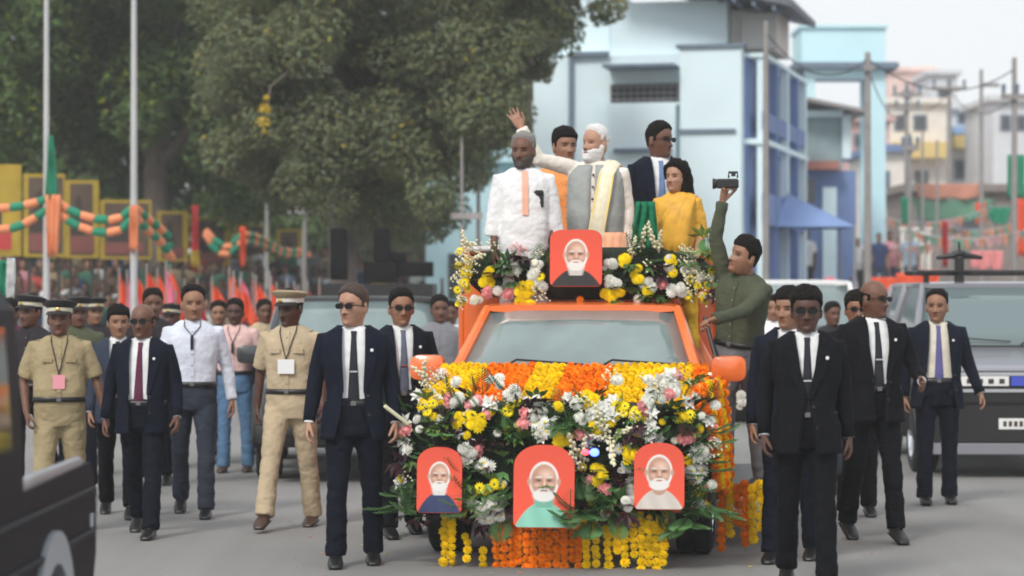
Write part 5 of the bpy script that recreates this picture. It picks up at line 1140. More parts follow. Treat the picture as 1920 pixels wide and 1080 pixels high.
for px, py, ks, n, sx, sy in [(900, 470, 'cs', 8, 26, 14), (880, 500, 'cY', 9, 18, 22), (868, 545, 'Yc', 8, 12, 26), (916, 505, 'y', 4, 8, 12), (913, 528, 'y', 4, 9, 10), (985, 545, 'y', 8, 14, 14), (985, 566, 'y', 4, 18, 4), (950, 552, 'p', 3, 10, 8), (913, 546, 'p', 3, 8, 6), (935, 520, 'm', 5, 16, 12), (978, 488, 'm', 4, 12, 8), (980, 475, 'P', 4, 14, 8),
        (1010, 525, 'w', 8, 14, 16), (1008, 495, 'wW', 5, 12, 14), (1018, 552, 'c', 4, 10, 10), (890, 560, 'W', 4, 10, 8), (960, 500, 'B', 5, 16, 16), (1140, 498, 'w', 5, 10, 14), (1150, 528, 'w', 6, 14, 10), (1150, 552, 'y', 7, 20, 8), (1172, 490, 'y', 3, 8, 10), (1194, 515, 'y', 5, 8, 14), (1218, 545, 'y', 3, 8, 6), (1212, 535, 'w', 5, 12, 12), (1246, 500, 'm', 5, 12, 16), (1244, 530, 'p', 3, 8, 8),
        (1256, 492, 'y', 4, 8, 8), (1268, 548, 'w', 7, 14, 16), (1295, 510, 'wc', 8, 14, 24), (1300, 540, 'Yc', 8, 12, 24), (1318, 462, 'bg', 9, 24, 22), (1290, 480, 'c', 5, 12, 10), (1338, 510, 'Yg', 7, 12, 30), (1330, 550, 'gY', 6, 14, 20), (1228, 560, 'B', 4, 14, 8), (1185, 545, 'B', 4, 14, 12), (1345, 545, 'm', 4, 10, 24), (1190, 480, 'gs', 5, 14, 8), (1230, 470, 's', 4, 8, 12), (1085, 452 + 110, 'o', 1, 4, 2)]:
    cluster(rf, roof_surf, px, py, ks, n, sx, sy, r, sc=.95, up=(0, -.3, .9) if ks[0] in 'sg' else None)
for k in range(40):   # extra fill where the base would show
    px = r.uniform(875, 1340)
    if 1022 < px < 1138: continue
    p, nr = roof_surf(px, r.uniform(480, 562)); place(rf, r.choice('wyYWcBB'), p + nr * .02, nr, r, .95)
for k in range(26):   # hanging tail at the picture-left end
    p = fl_to(866 + r.uniform(-8, 14), 470 + 100 * r.random(), 1.80); place(rf, r.choice('cYcyb'), p, (-.4, -1, .2), r, .9, up=(-.6, -.2, r.uniform(-1, .6)))
# cloths draped over the front rail
for i, (a0, a1, b0, b1, m, lb) in enumerate([(944, 1010, 462, 486, ORR, 'red cloth draped over the float rail at left'), (1004, 1032, 458, 500, WHITE, 'white cloth draped over the float rail beside the top portrait'), (1132, 1176, 436, 480, cloth('peach', (.85, .45, .28)), 'peach cloth draped on the float rail right of the top portrait'), (1174, 1216, 456, 480, WHITE, 'white cloth draped over the float rail near the woman'), (1214, 1300, 456, 486, ORR, 'orange red cloth draped over the float rail before the woman')]):
    p0, p1 = fl_to(a0, b1, 2.05), fl_to(a1, b0, 2.05); rows = []
    for q in range(5):
        z = p1.z + (p0.z - p1.z) * q / 4; rows.append([(p0.x + (p1.x - p0.x) * k / 10, 2.05 - .015 * math.sin(k * 1.9 + i) - .01 * q, z) for k in range(11)])
    b_ = MB(); b_.rings(rows, cap=(False, False), closed=False); o = link('draped_cloth', b_.mesh('draped_cloth'), m, None, 'all'); o.location = FL; o.rotation_euler = (0, 0, YAW); md = o.modifiers.new('s', 'SOLIDIFY'); md.thickness = .008; tag(o, lb, 'cloth', 'cloths on the float rail')
# --- marigold garlands
MGO, MGY = mat('marigold_orange', (.95, .26, .006), .75, objvary=.18, vary=.1, vscale=30, spec=.15), mat('marigold_yellow', (.95, .66, .006), .75, objvary=.14, vary=.1, vscale=30, spec=.15)
def mg_mesh(m):
    b_ = MB()
    for i, (n, ang) in enumerate(((9, 0), (9, 35), (7, 62), (4, 84), (9, -30))): a = rad(ang); petals(b_, n, math.cos(a) * .2, math.cos(a) * 1.0, .30, math.sin(a) * .3, math.sin(a) * .8, .1, i * .5)
    b_.ell((0, 0, .0), (.72, .72, .5), 8, 5); me = b_.mesh('blossom'); me.materials.append(m); me.polygons.foreach_set('use_smooth', [True] * len(me.polygons)); return me
BO, BY = mg_mesh(MGO), mg_mesh(MGY)
def string(root, pts, me, r, rad_=.036, up=(0, -1, 0)):
    """a string of blossoms along pts (local); each blossom a sub-part"""
    o = empty('marigold_string', pts[0]); o.parent = root; acc = 0; nxt = 0
    b_ = MB(); b_.tube([p - pts[0] for p in pts], [.004] * len(pts), 3); b_.build('thread', STEM, o)
    for a, c_ in zip(pts, pts[1:]):
        sl = (c_ - a).length
        while nxt <= acc + sl:
            p = a.lerp(c_, (nxt - acc) / sl) - pts[0]; q = inst('blossom', me, o, p + Vector((r.uniform(-.006, .006),) * 3)); q.rotation_mode = 'QUATERNION'
            q.rotation_quaternion = (Vector(up) + Vector((r.uniform(-.6, .6), r.uniform(-.6, .6), r.uniform(-.6, .6)))).to_track_quat('Z', 'Y'); s_ = rad_ * r.uniform(.85, 1.15); q.scale = (s_,) * 3; nxt += rad_ * 1.45
        acc += sl
    return o
r = random.Random(8)
g1 = empty('marigold_garland', FL, YAW, 'orange and yellow marigold curtain hanging below the front bumper', 'garland')
x = 830
cols = [(834, 966, 1072, 0), (848, 968, 1070, 0), (874, 1004, 1060, 0), (906, 1032, 1075, 0)] + [(930 + 14.2 * k, 986 + r.uniform(0, 8), 1070 + r.uniform(-16, 6), 1) for k in range(12)] + [(1098, 988, 1070, 0), (1117, 985, 1072, 0), (1139, 990, 1072, 0), (1157, 975, 1040, 0), (1172, 968, 1068, 0), (1187, 968, 1052, 0), (1202, 966, 1074, 0), (1217, 968, 1060, 0), (1232, 966, 1072, 0), (1245, 966, 1066, 0)]
for px, a, c_, og in cols: string(g1, [fl_to(px, a, -.16), fl_to(px + r.uniform(-2, 2), c_, -.17)], BO if og else BY, r, .033)
g2 = empty('marigold_garland', FL, YAW, 'striped yellow and orange marigold blanket lying across the bonnet of the pickup', 'garland')
for k in range(34):
    u = -.86 + 1.72 * k / 33; px_b = 1078 + u * 262; stripe = [(835, 925, 0), (925, 1003, 1), (1003, 1063, 0), (1063, 1150, 1), (1150, 1283, 0), (1283, 1400, 1)]
    og = next((c_ for a, b_, c_ in stripe if a <= px_b < b_), 0); pts = [Vector((u * 1.02, 1.06, 1.225)), Vector((u * 1.03, .6, 1.14)), Vector((u * 1.04, .22, 1.075)), Vector((u * 1.03, .0, .98))]
    string(g2, pts, BO if og else BY, r, .036, up=(0, -.3, 1))
g3 = empty('marigold_garland', FL, YAW, 'marigold swags hanging down the running board side of the pickup, right in the picture', 'garland')
for k in range(13):      # hanging from the running board edge
    y = .75 + .17 * k; og = k in (0, 1, 2, 5, 9); z1_ = .42 if k < 7 else .75
    string(g3, [Vector((1.29, y, z1_)), Vector((1.30, y + .02, .06 + .04 * (k % 3)))], BO if og else BY, r, .042, up=(1, -.6, 0))
for k in range(6): string(g3, [Vector((1.0 + .05 * k, .72, .44 + .03 * (k % 2))), Vector((1.0 + .052 * k, .71, .03 + .07 * (k % 3)))], BY if k in (1, 4, 5) else BO, r, .038, up=(.2, -1, 0))
for k in range(4):     # upper curtains on the body side, seen past the bonnet
    y = .25 + .24 * k; og = k % 3 != 1; string(g3, [Vector((.97, y, 1.14)), Vector((1.0, y + .05, .75)), Vector((1.04, y + .06, .45))], BO if og else BY, r, .040, up=(1, -.8, .2))
for k in range(5): string(g3, [Vector((.90 + .03 * k, .10 + .09 * k, 1.13)), Vector((.96 + .02 * k, .03 + .1 * k, .85)), Vector((.99 + .02 * k, .04 + .1 * k, .5))], (BO, BY, BO, BY, BO)[k], r, .04, up=(.5, -1, .2))
for (px, py, yl) in ((1372, 745, 1.2), (1352, 932, .9)):
    q = fl_to(px, py, yl)
    for k in range(9): place(fr, 'w' if k % 2 else 'W', q + Vector((r.uniform(-.07, .07), 0, r.uniform(-.1, .1))), (.3, -1, .2), r, .9)
# ------------------------------------------------------------------ other vehicles
SIL = car_paint('silver', (.22, .22, .25), .35); BLK = mat('car_paint_black', (.004, .005, .011), .5, spec=.12); DGR = car_paint('dark_grey', (.04, .045, .05), .3)
D = 23.6
sv = suv('silver_suv', 'silver suv with roof rack and antenna at the right edge behind the suited men', 'suv', (wx(1922, D), D, 0), rad(-2), SIL, W=.95, L=4.7, zr=1.84, bf=1.02, br=1.20, yw=1.2, yt=1.85, plate=True, ww=.84, wt=.72, grille=False, bumper=DARK, glass=mat('windscreen_dim', (.12, .17, .175), .08, spec=.9, coat=.6))  # dimmer teal glass colour, the sky's reflection painted in here as well
bx('grille', DARK, sv, -.9, .9, -.03, .02, .70, .99, bev=.01)
bx('chrome_bar', CHR, sv, -.92, .92, -.05, -.031, .80, .83); bx('chrome_bar', CHR, sv, -.92, .92, -.05, -.031, .955, .985)
bx('lower_grille', DARK, sv, -.88, .88, -.099, -.093, .34, .68)
for k, (a, c_, m) in enumerate(((-.86, -.62, ORR), (-.60, -.16, WHITE), (-.14, .1, mat('sign_blue', (.05, .08, .5), .5)), (.12, .5, WHITE))): bx('sign_plate', m, sv, a, c_, -.066, -.052, .86, .95)
for k in range(4): bx('sign_mark', HBLK, sv, -.55 + k * .1, -.50 + k * .1, -.070, -.067, .88, .925)
b = MB(); b.rings([rsec(-.028, .86, .34, .99, 24, 6), rsec(.0, .935, .32, 1.0, 24, 6), rsec(.55, .965, .32, .80, 24, 6), rsec(.6, .94, .34, .78, 24, 6)]); b.build('front_cladding', DARK, sv, True)
bx('skirt', SIL, sv, -.86, .86, -.10, -.0, .22, .33, bev=.01)
for sx in (-1, 1):
    b = MB(); b.box(min(sx * .62, sx * .9), max(sx * .62, sx * .9), -.04, .0, 1.0, 1.08, bev=.01); b.build('headlight', LAMPG, sv)
for y in (2.0, 3.0): b = MB(); b.tube([(-.74, y, 1.93), (.74, y, 1.93)], [.025] * 2, 6); b.build('rack_bar', DARK, sv)
for sx in (-1, 1):
    b = MB(); b.tube([(sx * .66, 1.9, 1.93), (sx * .66, 3.4, 1.93)], [.025] * 2, 6); b.tube([(sx * .66, 2.0, 1.82), (sx * .66, 2.0, 1.93)], [.03] * 2, 6); b.build('rack_rail', DARK, sv)
an = empty('jammer_antenna', (wx(1868, D), D + 1.95, 1.95), 0, 'black antenna mast with flat cross head on the silver suv roof', 'antenna')
b = MB(); b.tube([(0, 0, -.12), (0, 0, .12)], [.05] * 2, 10); b.box(-.1, .1, -.08, .08, -.02, .0); b.build('mast', DARK, an)
b = MB(); b.tube([(-.22, 0, .13), (0, 0, .16), (.22, 0, .13)], [.02, .04, .02], 8); b.ell((0, 0, .17), (.08, .05, .04), 10, 6); b.tube([(0, 0, .15), (0, 0, .28)], [.012] * 2, 6); b.build('cross_head', DARK, an)
D = 22.9
ds = suv('dark_suv', 'dark suv rolling behind the tall suited man on the left', 'suv', (wx(672, D), D, 0), rad(4), DGR, W=.93, L=4.6, zr=1.70, bf=.98, br=1.12, ww=.84, wt=.74, plate=True, yw=1.2, yt=1.7)
# black pickup cropped by the left edge: its side runs along the view axis, tail away from the camera
bp_ = empty('black_pickup', (-1.80, 10.95, 0), 0, 'glossy black pickup cropped by the left edge of the picture, nearest vehicle', 'pickup')
RZ = Matrix.Rotation(rad(90), 4, 'Z')
def arch(cx, zc, R_, a0=180, a1=0, n=14): return [(cx + R_ * math.cos(rad(a0 + (a1 - a0) * k / n)), zc + R_ * math.sin(rad(a0 + (a1 - a0) * k / n))) for k in range(n + 1)]
b = MB(); b.M = RZ; out = [(-5.2, .40), (-4.9, .40)] + arch(-4.35, .40, .40) + [(-3.9, .40), (-1.45, .40)] + arch(-1.02, .36, .42) + [(-.55, .40), (-.08, .44), (.02, .60), (.03, .80), (-.03, .93), (-.14, 1.0), (-1.5, .985), (-3.8, .98), (-5.0, .90), (-5.2, .8)]
b.poly(out[::-1], 0, .03); b.poly([(q * .999 - .002, z - .001) for q, z in out][::-1], 1.67, 1.70); b.build('side_panel', BLK, bp_)
b = MB(); b.M = RZ; b.poly([(-5.15, .45), (-.06, .45), (-.0, .62), (.0, .8), (-.16, .93), (-5.0, .90)], .032, 1.668); b.build('bed', BLK, bp_)
b = MB(); b.M = RZ
for q0, z_ in ((0.0, .88), (0.012, .70)): b.tube([(-5.1, -.004, z_ - .02), (-3, -.006, z_), (-.1, -.006, z_), (.0, .01, z_ - .02)], [.016] * 4, 6, ref=(0, 1, 0))
b.build('body_crease', BLK, bp_, True)
b = MB(); b.M = RZ; b.tube([(-1.62, .03, 1.0), (-1.3, .03, 1.005), (-.3, .03, 1.005), (-.12, .05, .99)], [(.03, .022)] * 4, 8); b.build('bed_rail', mat('brushed_rail', (.42, .42, .45), .35, metal=.5), bp_, True)
b = MB(); b.M = RZ; b.poly(arch(-1.02, .36, .43) + arch(-1.02, .36, .30, 0, 180), -.02, .028); b.build('wheel_arch', mat('grey_flare', (.34, .37, .40), .35), bp_)
b = MB(); b.M = RZ; b.poly(arch(-1.02, .36, .415), .034, .3); b.build('wheel_liner', mat('grey_liner', (.36, .39, .42), .5), bp_)
for q in (-1.0, -4.35):
    wh = empty('wheel', (-.14, q, .37)); wh.parent = bp_; wh.rotation_euler = (0, 0, math.pi); ty, ri = wheel_meshes(.33, .22); ty.materials.append(RUB); ri.materials.append(DARK); inst('tyre', ty, wh, (0, 0, 0)); inst('rim', ri, wh, (0, 0, 0))
    wh = empty('wheel', (-1.5, q, .37)); wh.parent = bp_; inst('tyre', ty, wh, (0, 0, 0)); inst('rim', ri, wh, (0, 0, 0))
b = MB(); b.M = RZ; b.rings([[(q, y, z) for q, y in ((-3.7, .002), (-1.60, .002), (-1.60, 1.65), (-3.7, 1.65))] for z in (.95, 1.12)] + [[(q, y, 1.66) for q, y in ((-3.3, .03), (-1.63, .03), (-1.63, 1.62), (-3.3, 1.62))], [(q, y, 1.74) for q, y in ((-3.2, .08), (-1.70, .08), (-1.70, 1.56), (-3.2, 1.56))]]); b.build('cab', BLK, bp_)
b = MB(); b.M = RZ; b.add([(-3.1, -.006, 1.16), (-1.9, -.006, 1.16), (-1.95, .014, 1.6), (-2.9, .014, 1.6)], [(0, 1, 2, 3)]); g = b.build('side_window', SIDEG, bp_); md = g.modifiers.new('s', 'SOLIDIFY'); md.thickness = .012
b = MB(); b.M = RZ; b.add([(-1.585, .2, 1.16), (-1.585, 1.5, 1.16), (-1.612, 1.45, 1.6), (-1.612, .25, 1.6)], [(0, 1, 2, 3)]); g = b.build('rear_window', SIDEG, bp_); md = g.modifiers.new('s', 'SOLIDIFY'); md.thickness = .012
b = MB(); b.M = RZ; b.box(-.16, -.10, -.012, .0, .72, .78, bev=.004); b.build('side_marker', LAMPG, bp_)
b = MB(); b.M = RZ; b.box(-.05, .035, .06, .22, .62, .88, bev=.01); b.build('tail_light', mat('tail_red', (.4, .02, .02), .2), bp_)
D = 33
suv('white_van', 'small white van half hidden behind the guard on the float', 'van', (wx(1500, D), D, 0), rad(-3), WHITE, W=.85, L=4.2, zr=1.9, bf=1.1, br=1.2, yw=.5, yt=1.0, ww=.78, wt=.72)
suv('grey_car', 'dull grey car far down the road between the suited men', 'car', (wx(1625, 40), 40, 0), rad(-2), car_paint('dull_grey', (.16, .155, .15), .5), W=.9, L=4.2, zr=1.62)
# loudspeakers on a press stage
D = 34
stg = empty('press_stage', (wx(742, D), D, 0), 0, 'low black press stage carrying loudspeakers beside the tree', 'stage')
def X(px): return wx(px, D) - wx(742, D)
bx('deck', DARK, stg, X(600), X(812), 0, 2.0, 1.55, wz(532, D))
for px in (604, 670, 740, 806): bx('post', DARK, stg, X(px), X(px) + .06, .02, .08, 0, 1.548)
SPK = mat('speaker_black', (.009, .009, .010), .8, spec=.15)
def spk(label, a0, a1, b0, b1, zoff=0):
    cx = (a0 + a1) / 2; W = (a1 - a0) / FPX * D / 2; z0_, z1_ = wz(b1, D), wz(b0, D); o = empty('loudspeaker', (wx(cx, D), D + .5, z0_), 0, label, 'loudspeaker', 'loudspeakers on the press stage')
    bx('cabinet', SPK, o, -W, W, 0, .45, 0, z1_ - z0_, bev=.01); n = max(1, int((z1_ - z0_) / (2 * W) + .3))
    for k in range(n):
        b_ = MB(); zc = (k + .5) * (z1_ - z0_) / n; b_.tube([(0, -.02, zc), (0, .01, zc)], [min(W, (z1_ - z0_) / n / 2) * .75] * 2, 16, ref=(0, 0, 1), roundcap=False); b_.build('cone', SPK, o)
spk('tall black speaker column at the left of the stage', 614, 644, 426, 524); spk('black speaker column on top of the wide cabinets', 696, 727, 426, 489); spk('small square speaker beside the upper column', 728, 758, 472, 489); spk('wide black cabinet under the upper column', 677, 742, 490, 530); spk('wide black cabinet with green edge at the right', 744, 809, 490, 518)
# ------------------------------------------------------------------ people walking and riding
SKM = skin('medium', (.30, .155, .095)); SKD = skin('deep', (.16, .075, .048)); SKL = skin('light', (.43, .235, .16)); SKV = skin('very_deep', (.095, .042, .03))
NAVY = cloth('suit_dark_navy', (.007, .010, .020)); CHAR = cloth('suit_black', (.006, .0065, .009)); SLATE = cloth('suit_slate', (.035, .045, .07)); MIDN = cloth('suit_midnight', (.006, .011, .017))
TRN = cloth('trouser_navy', (.006, .008, .015)); TRK = cloth('trouser_black', (.005, .0055, .0075))
KHA = cloth('khaki_olive', (.36, .29, .17)); KHB = cloth('khaki_pale', (.50, .40, .27)); WSH = cloth('white_shirt', (.78, .79, .80)); BWS = cloth('bluish_white_shirt', (.66, .70, .80)); PKS = cloth('pale_pink_shirt', (.74, .50, .47)); JEAN = cloth('blue_jeans', (.10, .19, .32))
TBK = cloth('tie_black', (.03, .032, .04)); TMR = cloth('tie_maroon', (.12, .03, .065)); TBL = cloth('tie_patterned_blue', (.16, .24, .42)); TPU = cloth('tie_purple', (.13, .12, .30)); TGR = cloth('tie_grey_blue', (.12, .14, .19))
BELT = mat('belt_black', (.015, .015, .016), .4); GR = 'suited guards walking beside the float'
CAPK = mat('cap_khaki', (.34, .27, .17), .8); CAPB = mat('cap_band_pale', (.62, .58, .45), .6); CAPD = mat('cap_dark', (.02, .018, .02), .6); CAPW = mat('cap_white', (.70, .68, .62), .7)
CARDP = mat('card_pink', (.80, .32, .38), .6); CARDW = mat('card_white', (.80, .80, .80), .6)
wa = ((24, 3, 6, 14), (-14, 3, 14, -18)); wb = ((-14, 3, 14, -18), (24, 3, 6, 14)); wc = ((12, 2, 4, 4), (-10, 3, 8, -10)); wd = ((-10, 3, 8, -10), (12, 2, 4, 4))
rel = lambda a, b_, c_, d: ((a, b_), (c_, d))
# 1 tall suited man left of the pickup
person('tall guard in open navy suit, black tie and sunglasses looking left, beside the orange pickup', 664, 16.05, 1.76, head=2, hyaw=-32, hpitch=0, legs=((9, 2, 3, 6), (-5, 3, 6, -6)),
       arms=(((-.24, .16, -1), (-.14, -.25, -1)), ((.20, .10, -1), (.10, -.34, -1))), skin_m=SKL, hair=('short', HAIRBR), glasses=True, outfit=dict(coat=NAVY, tie=TBK, open=[(.78, .115), (.95, .075), (1.1, .065), (1.3, .075), (1.46, .075), (1.5, .07)]), bottom=TRN, wide=1.02, group=GR, seed=1)
# 2 behind him, left of mirror
person('guard in dark suit with grey tie behind the tall guard, beside the left mirror', 752, 18.0, 1.74, head=12, hyaw=0, legs=wc, arms=(((-.15, .1, -1), (-.05, -.1, -1)), ((.28, .12, -1), (.10, -.3, -1))), skin_m=SKM, hair=('short', HAIRB), glasses=True,
       outfit=dict(coat=MIDN, tie=TGR), bottom=TRK, group=GR, seed=2)
# 3 maroon tie
person('balding guard in navy suit and maroon tie with sunglasses walking on the left', 268, 18.0, 1.66, head=-4, hyaw=-6, legs=((-17, 2, 18, -26), (18, 2, 3, 8)), arms=(((-.28, .22, -1), (-.14, -.1, -1)), ((.24, .05, -1), (.12, -.55, -1))), skin_m=SKD, hair=('bald', HAIRB), glasses=True,
       outfit=dict(coat=NAVY, tie=TMR, clip=False, open=[(.78, .07), (.95, .065), (1.1, .07), (1.3, .078), (1.46, .075), (1.5, .07)]), bottom=TRN, group=GR, belly=.03, seed=3)
# 4 grey suit behind
person('man in slate grey suit mostly hidden behind the guard with maroon tie', 222, 19.6, 1.62, head=5, hyaw=10, legs=wb, skin_m=SKM, hair=('full', HAIRB), outfit=dict(coat=SLATE, tie=TBK), bottom=TRK, group=GR, seed=4)
# 5 front right
person('foremost guard in black suit with sunglasses and tie clip, right of the orange pickup', 1512, 14.85, 1.74, head=-4, hyaw=-2, legs=((-10, 2, 12, -14), (13, 2, 3, 8)), arms=(((-.24, .16, -1), (-.04, -.28, -1)), ((.15, .14, -1), (.14, .0, -1))), skin_m=SKV, hair=('full', HAIRB), glasses=True,
       outfit=dict(coat=CHAR, tie=TBK, open=[(.78, .05), (.95, .03), (1.05, .012), (1.1, .006), (1.3, .05), (1.46, .072), (1.5, .07)], button=1.1), bottom=TRK, wide=.99, belly=.02, group=GR, seed=5)
# 6 behind him left
person('guard in navy suit half hidden behind the foremost guard, face turned left', 1482, 16.3, 1.74, head=-14, hyaw=-24, legs=((8, 2, 3, 5), (-8, 3, 8, -8)), arms=(((-.20, .05, -1), (-.06, -.15, -1)), ((.16, .1, -1), (.1, -.1, -1))), skin_m=SKM, hair=('full', HAIRB),
       outfit=dict(coat=NAVY, tie=TBK), bottom=TRN, group=GR, seed=6)
# 7 head turned right, bag
_, hp7 = person('bald guard in black suit looking right, one hand at his waist, carrying a bag', 1636, 17.6, 1.78, head=10, hyaw=38, legs=((-8, 2, 16, -24), (14, 2, 4, 4)), arms=(((-.30, .05, -1), (-.20, -.12, -1)), ((.42, .15, -1), (.05, -.85, -.30))), skin_m=SKD, hair=('bald', HAIRB), glasses=True,
       outfit=dict(coat=CHAR, tie=TBK, open=[(.78, .03), (.95, .035), (1.1, .05), (1.3, .075), (1.46, .075), (1.5, .07)]), bottom=TRK, wide=1.05, belly=.02, group=GR, seed=7)
# 8 face behind
person('guard with sunglasses whose head shows left behind the bald guard', 1606, 19.4, 1.72, head=0, legs=wc, skin_m=SKM, hair=('full', HAIRB), glasses=True, outfit=dict(coat=CHAR, tie=TBK), bottom=TRK, group=GR, seed=8)
# 9 purple tie
person('guard in open navy suit with purple tie walking before the silver suv', 1757, 20.7, 1.74, head=-3, hyaw=-14, legs=((5, 2, 2, 4), (-3, 2, 3, 2)), arms=(((-.22, .1, -1), (-.08, -.1, -1)), ((.30, .14, -1), (.34, -.35, -1))), skin_m=SKM, hair=('receding', HAIRB),
       outfit=dict(coat=NAVY, tie=TPU, clip=False, shirt=cloth('cream_shirt', (.70, .66, .56)), open=[(.78, .14), (.95, .115), (1.1, .10), (1.3, .085), (1.46, .075), (1.5, .07)]), bottom=TRN, wide=1.04, belly=.02, group=GR, seed=9)
# bag
p, d = hp7(0); bo = empty('hand_bag', p + Vector((-.02, .02, -.05)), rad(-60), 'dark soft briefcase held low by the bald guard', 'bag')
b = MB(); b.rings([rsec(-.05, .17, -.34, -.05, 20, 4), rsec(-.035, .19, -.36, -.04, 20, 5), rsec(.035, .19, -.36, -.04, 20, 5), rsec(.05, .17, -.34, -.05, 20, 4)]); b.build('case', mat('bag_charcoal', (.03, .032, .038), .6), bo, True)
b = MB(); b.tube([(-.08, 0, -.05), (-.05, 0, .02), (.05, 0, .02), (.08, 0, -.05)], [.01] * 4, 8); b.build('handle', DARK, bo, True)
# police and others, left
person('police officer in olive khaki half sleeve uniform and cap with pink badge card, far left', 112, 18.2, 1.66, head=8, hyaw=-4, legs=((9, 4, 5, 5), (-6, 4, 8, -5)), arms=(((-.34, .1, -1), (.16, -.35, -.9)), ((.34, .08, -1), (.30, -.20, -1))), skin_m=SKD, hair=('short', HAIRB), top='halfshirt',
       outfit=dict(shirt=KHA, belt=BELT, police=1, lanyard=(TBK, CARDP, 1.14, .045), cap=(CAPD, CAPB, CAPD), legw=1.12), bottom=KHA, shoes=SHOEBR, belly=.05, wide=1.04, group='police officers', seed=10)
person('police officer in pale khaki and peaked cap with white card, striding beside the tall guard', 545, 18.6, 1.74, head=-8, hyaw=-22, hpitch=6, legs=((24, 3, 2, 22), (-12, 3, 6, -8)), arms=(((-.22, .30, -1), (-.08, -.05, -1)), ((.20, -.08, -1), (.06, -.5, -1))), skin_m=SKV, hair=('short', HAIRB), top='halfshirt',
       outfit=dict(shirt=KHB, belt=BELT, police=1, lanyard=(TBK, CARDW, 1.19, .062), cap=(CAPK, CAPW, CAPD), legw=1.08), bottom=KHB, shoes=SHOEBR, group='police officers', seed=11)
person('man in bluish white long sleeve shirt and dark trousers with lanyard, receding hair', 362, 19.6, 1.78, head=4, hyaw=8, legs=((-14, 2, 18, -22), (15, 2, 3, 6)), arms=(((-.20, -.05, -1), (-.06, -.45, -1)), ((.26, .24, -1), (.16, -.05, -1))), skin_m=SKM, hair=('receding', HAIRB), top='shirt',
       outfit=dict(shirt=BWS, belt=BELT, lanyard=(TBK, TBK, 1.32, .012)), bottom=cloth('trouser_slate', (.035, .042, .06)), seed=12)
person('man in pale pink half sleeve shirt and blue jeans with sandals', 441, 24.4, 1.66, head=-4, legs=((5, 2, 3, 2), (-4, 3, 4, 0)), arms=(((-.22, .1, -1), (-.08, -.2, -1)), ((.30, .1, -1), (.10, -.25, -1))), skin_m=SKV, hair=('short', HAIRB), top='halfshirt', outfit=dict(shirt=PKS, belt=BELT, lanyard=(TBK, TBK, 1.25, .015), hem=.93), bottom=JEAN, shoes=SHOEBR, sandals=True, seed=13)
# background walkers, left
DKU = cloth('dark_uniform', (.035, .03, .036)); MRN = cloth('maroon_shirt', (.12, .03, .05)); OLV = cloth('olive_shirt', (.09, .10, .06)); GRYS = cloth('grey_shirt', (.22, .22, .24))
for i, (px, D, H, cl, sk, cap, lb) in enumerate([(58, 20.5, 1.70, DKU, SKD, (CAPD, CAPB, CAPD), 'officer in dark uniform and cap at the far left behind the khaki officer'), (146, 21.8, 1.68, OLV, SKD, (CAPD, CAPB, CAPD), 'officer in olive shirt and cap peering over the khaki officer shoulder'), (176, 24, 1.66, DKU, SKM, (CAPD, CAPB, CAPD), 'officer in dark shirt walking between the khaki officer and the grey suit'), (20, 23, 1.66, MRN, SKD, None, 'man in maroon shirt at the extreme left edge'),
        (286, 22.5, 1.76, DKU, SKD, None, 'tall dark haired man behind the guard with maroon tie'), (410, 26, 1.64, GRYS, SKM, None, 'man in grey shirt between the white and pink shirts'), (322, 25, 1.6, KHA, SKD, (CAPD, CAPB, CAPD), 'short khaki officer behind the bluish white shirt'), (495, 27, 1.64, KHB, SKD, None, 'man in pale khaki right of the pink shirt'), (824, 24, 1.70, GRYS, SKD, None, 'man in grey shirt beside the left end of the roof flowers'), (600, 27, 1.6, KHA, SKM, (CAPD, CAPB, CAPD), 'khaki officer behind the dark suv'), (845, 27, 1.62, WSH, SKD, None, 'man in white shirt close to the left end of the roof flowers'),
        (1560, 26, 1.62, DKU, SKD, None, 'man in dark shirt between the foremost guard and the bald guard'), (1450, 25, 1.7, WSH, SKM, None, 'man in white shirt glimpsed right of the olive guard'), (1690, 28, 1.62, GRYS, SKD, None, 'man in grey shirt between the bald guard and the purple tie guard')]):
    person(lb, px, D, H, head=(-10, 8, 14, -5, 6)[i % 5], hyaw=(-20, 10, 15)[i % 3], legs=(wa, wb, wc, wd)[i % 4], skin_m=sk, hair=('short', HAIRB), top='halfshirt' if i % 2 else 'shirt', outfit=dict(shirt=cl, cap=cap, belt=BELT), bottom=(TRK, TRN, cloth('trouser_brown', (.06, .045, .035)))[i % 3], voxel=.013, seed=20 + i, group='walkers behind the guards')
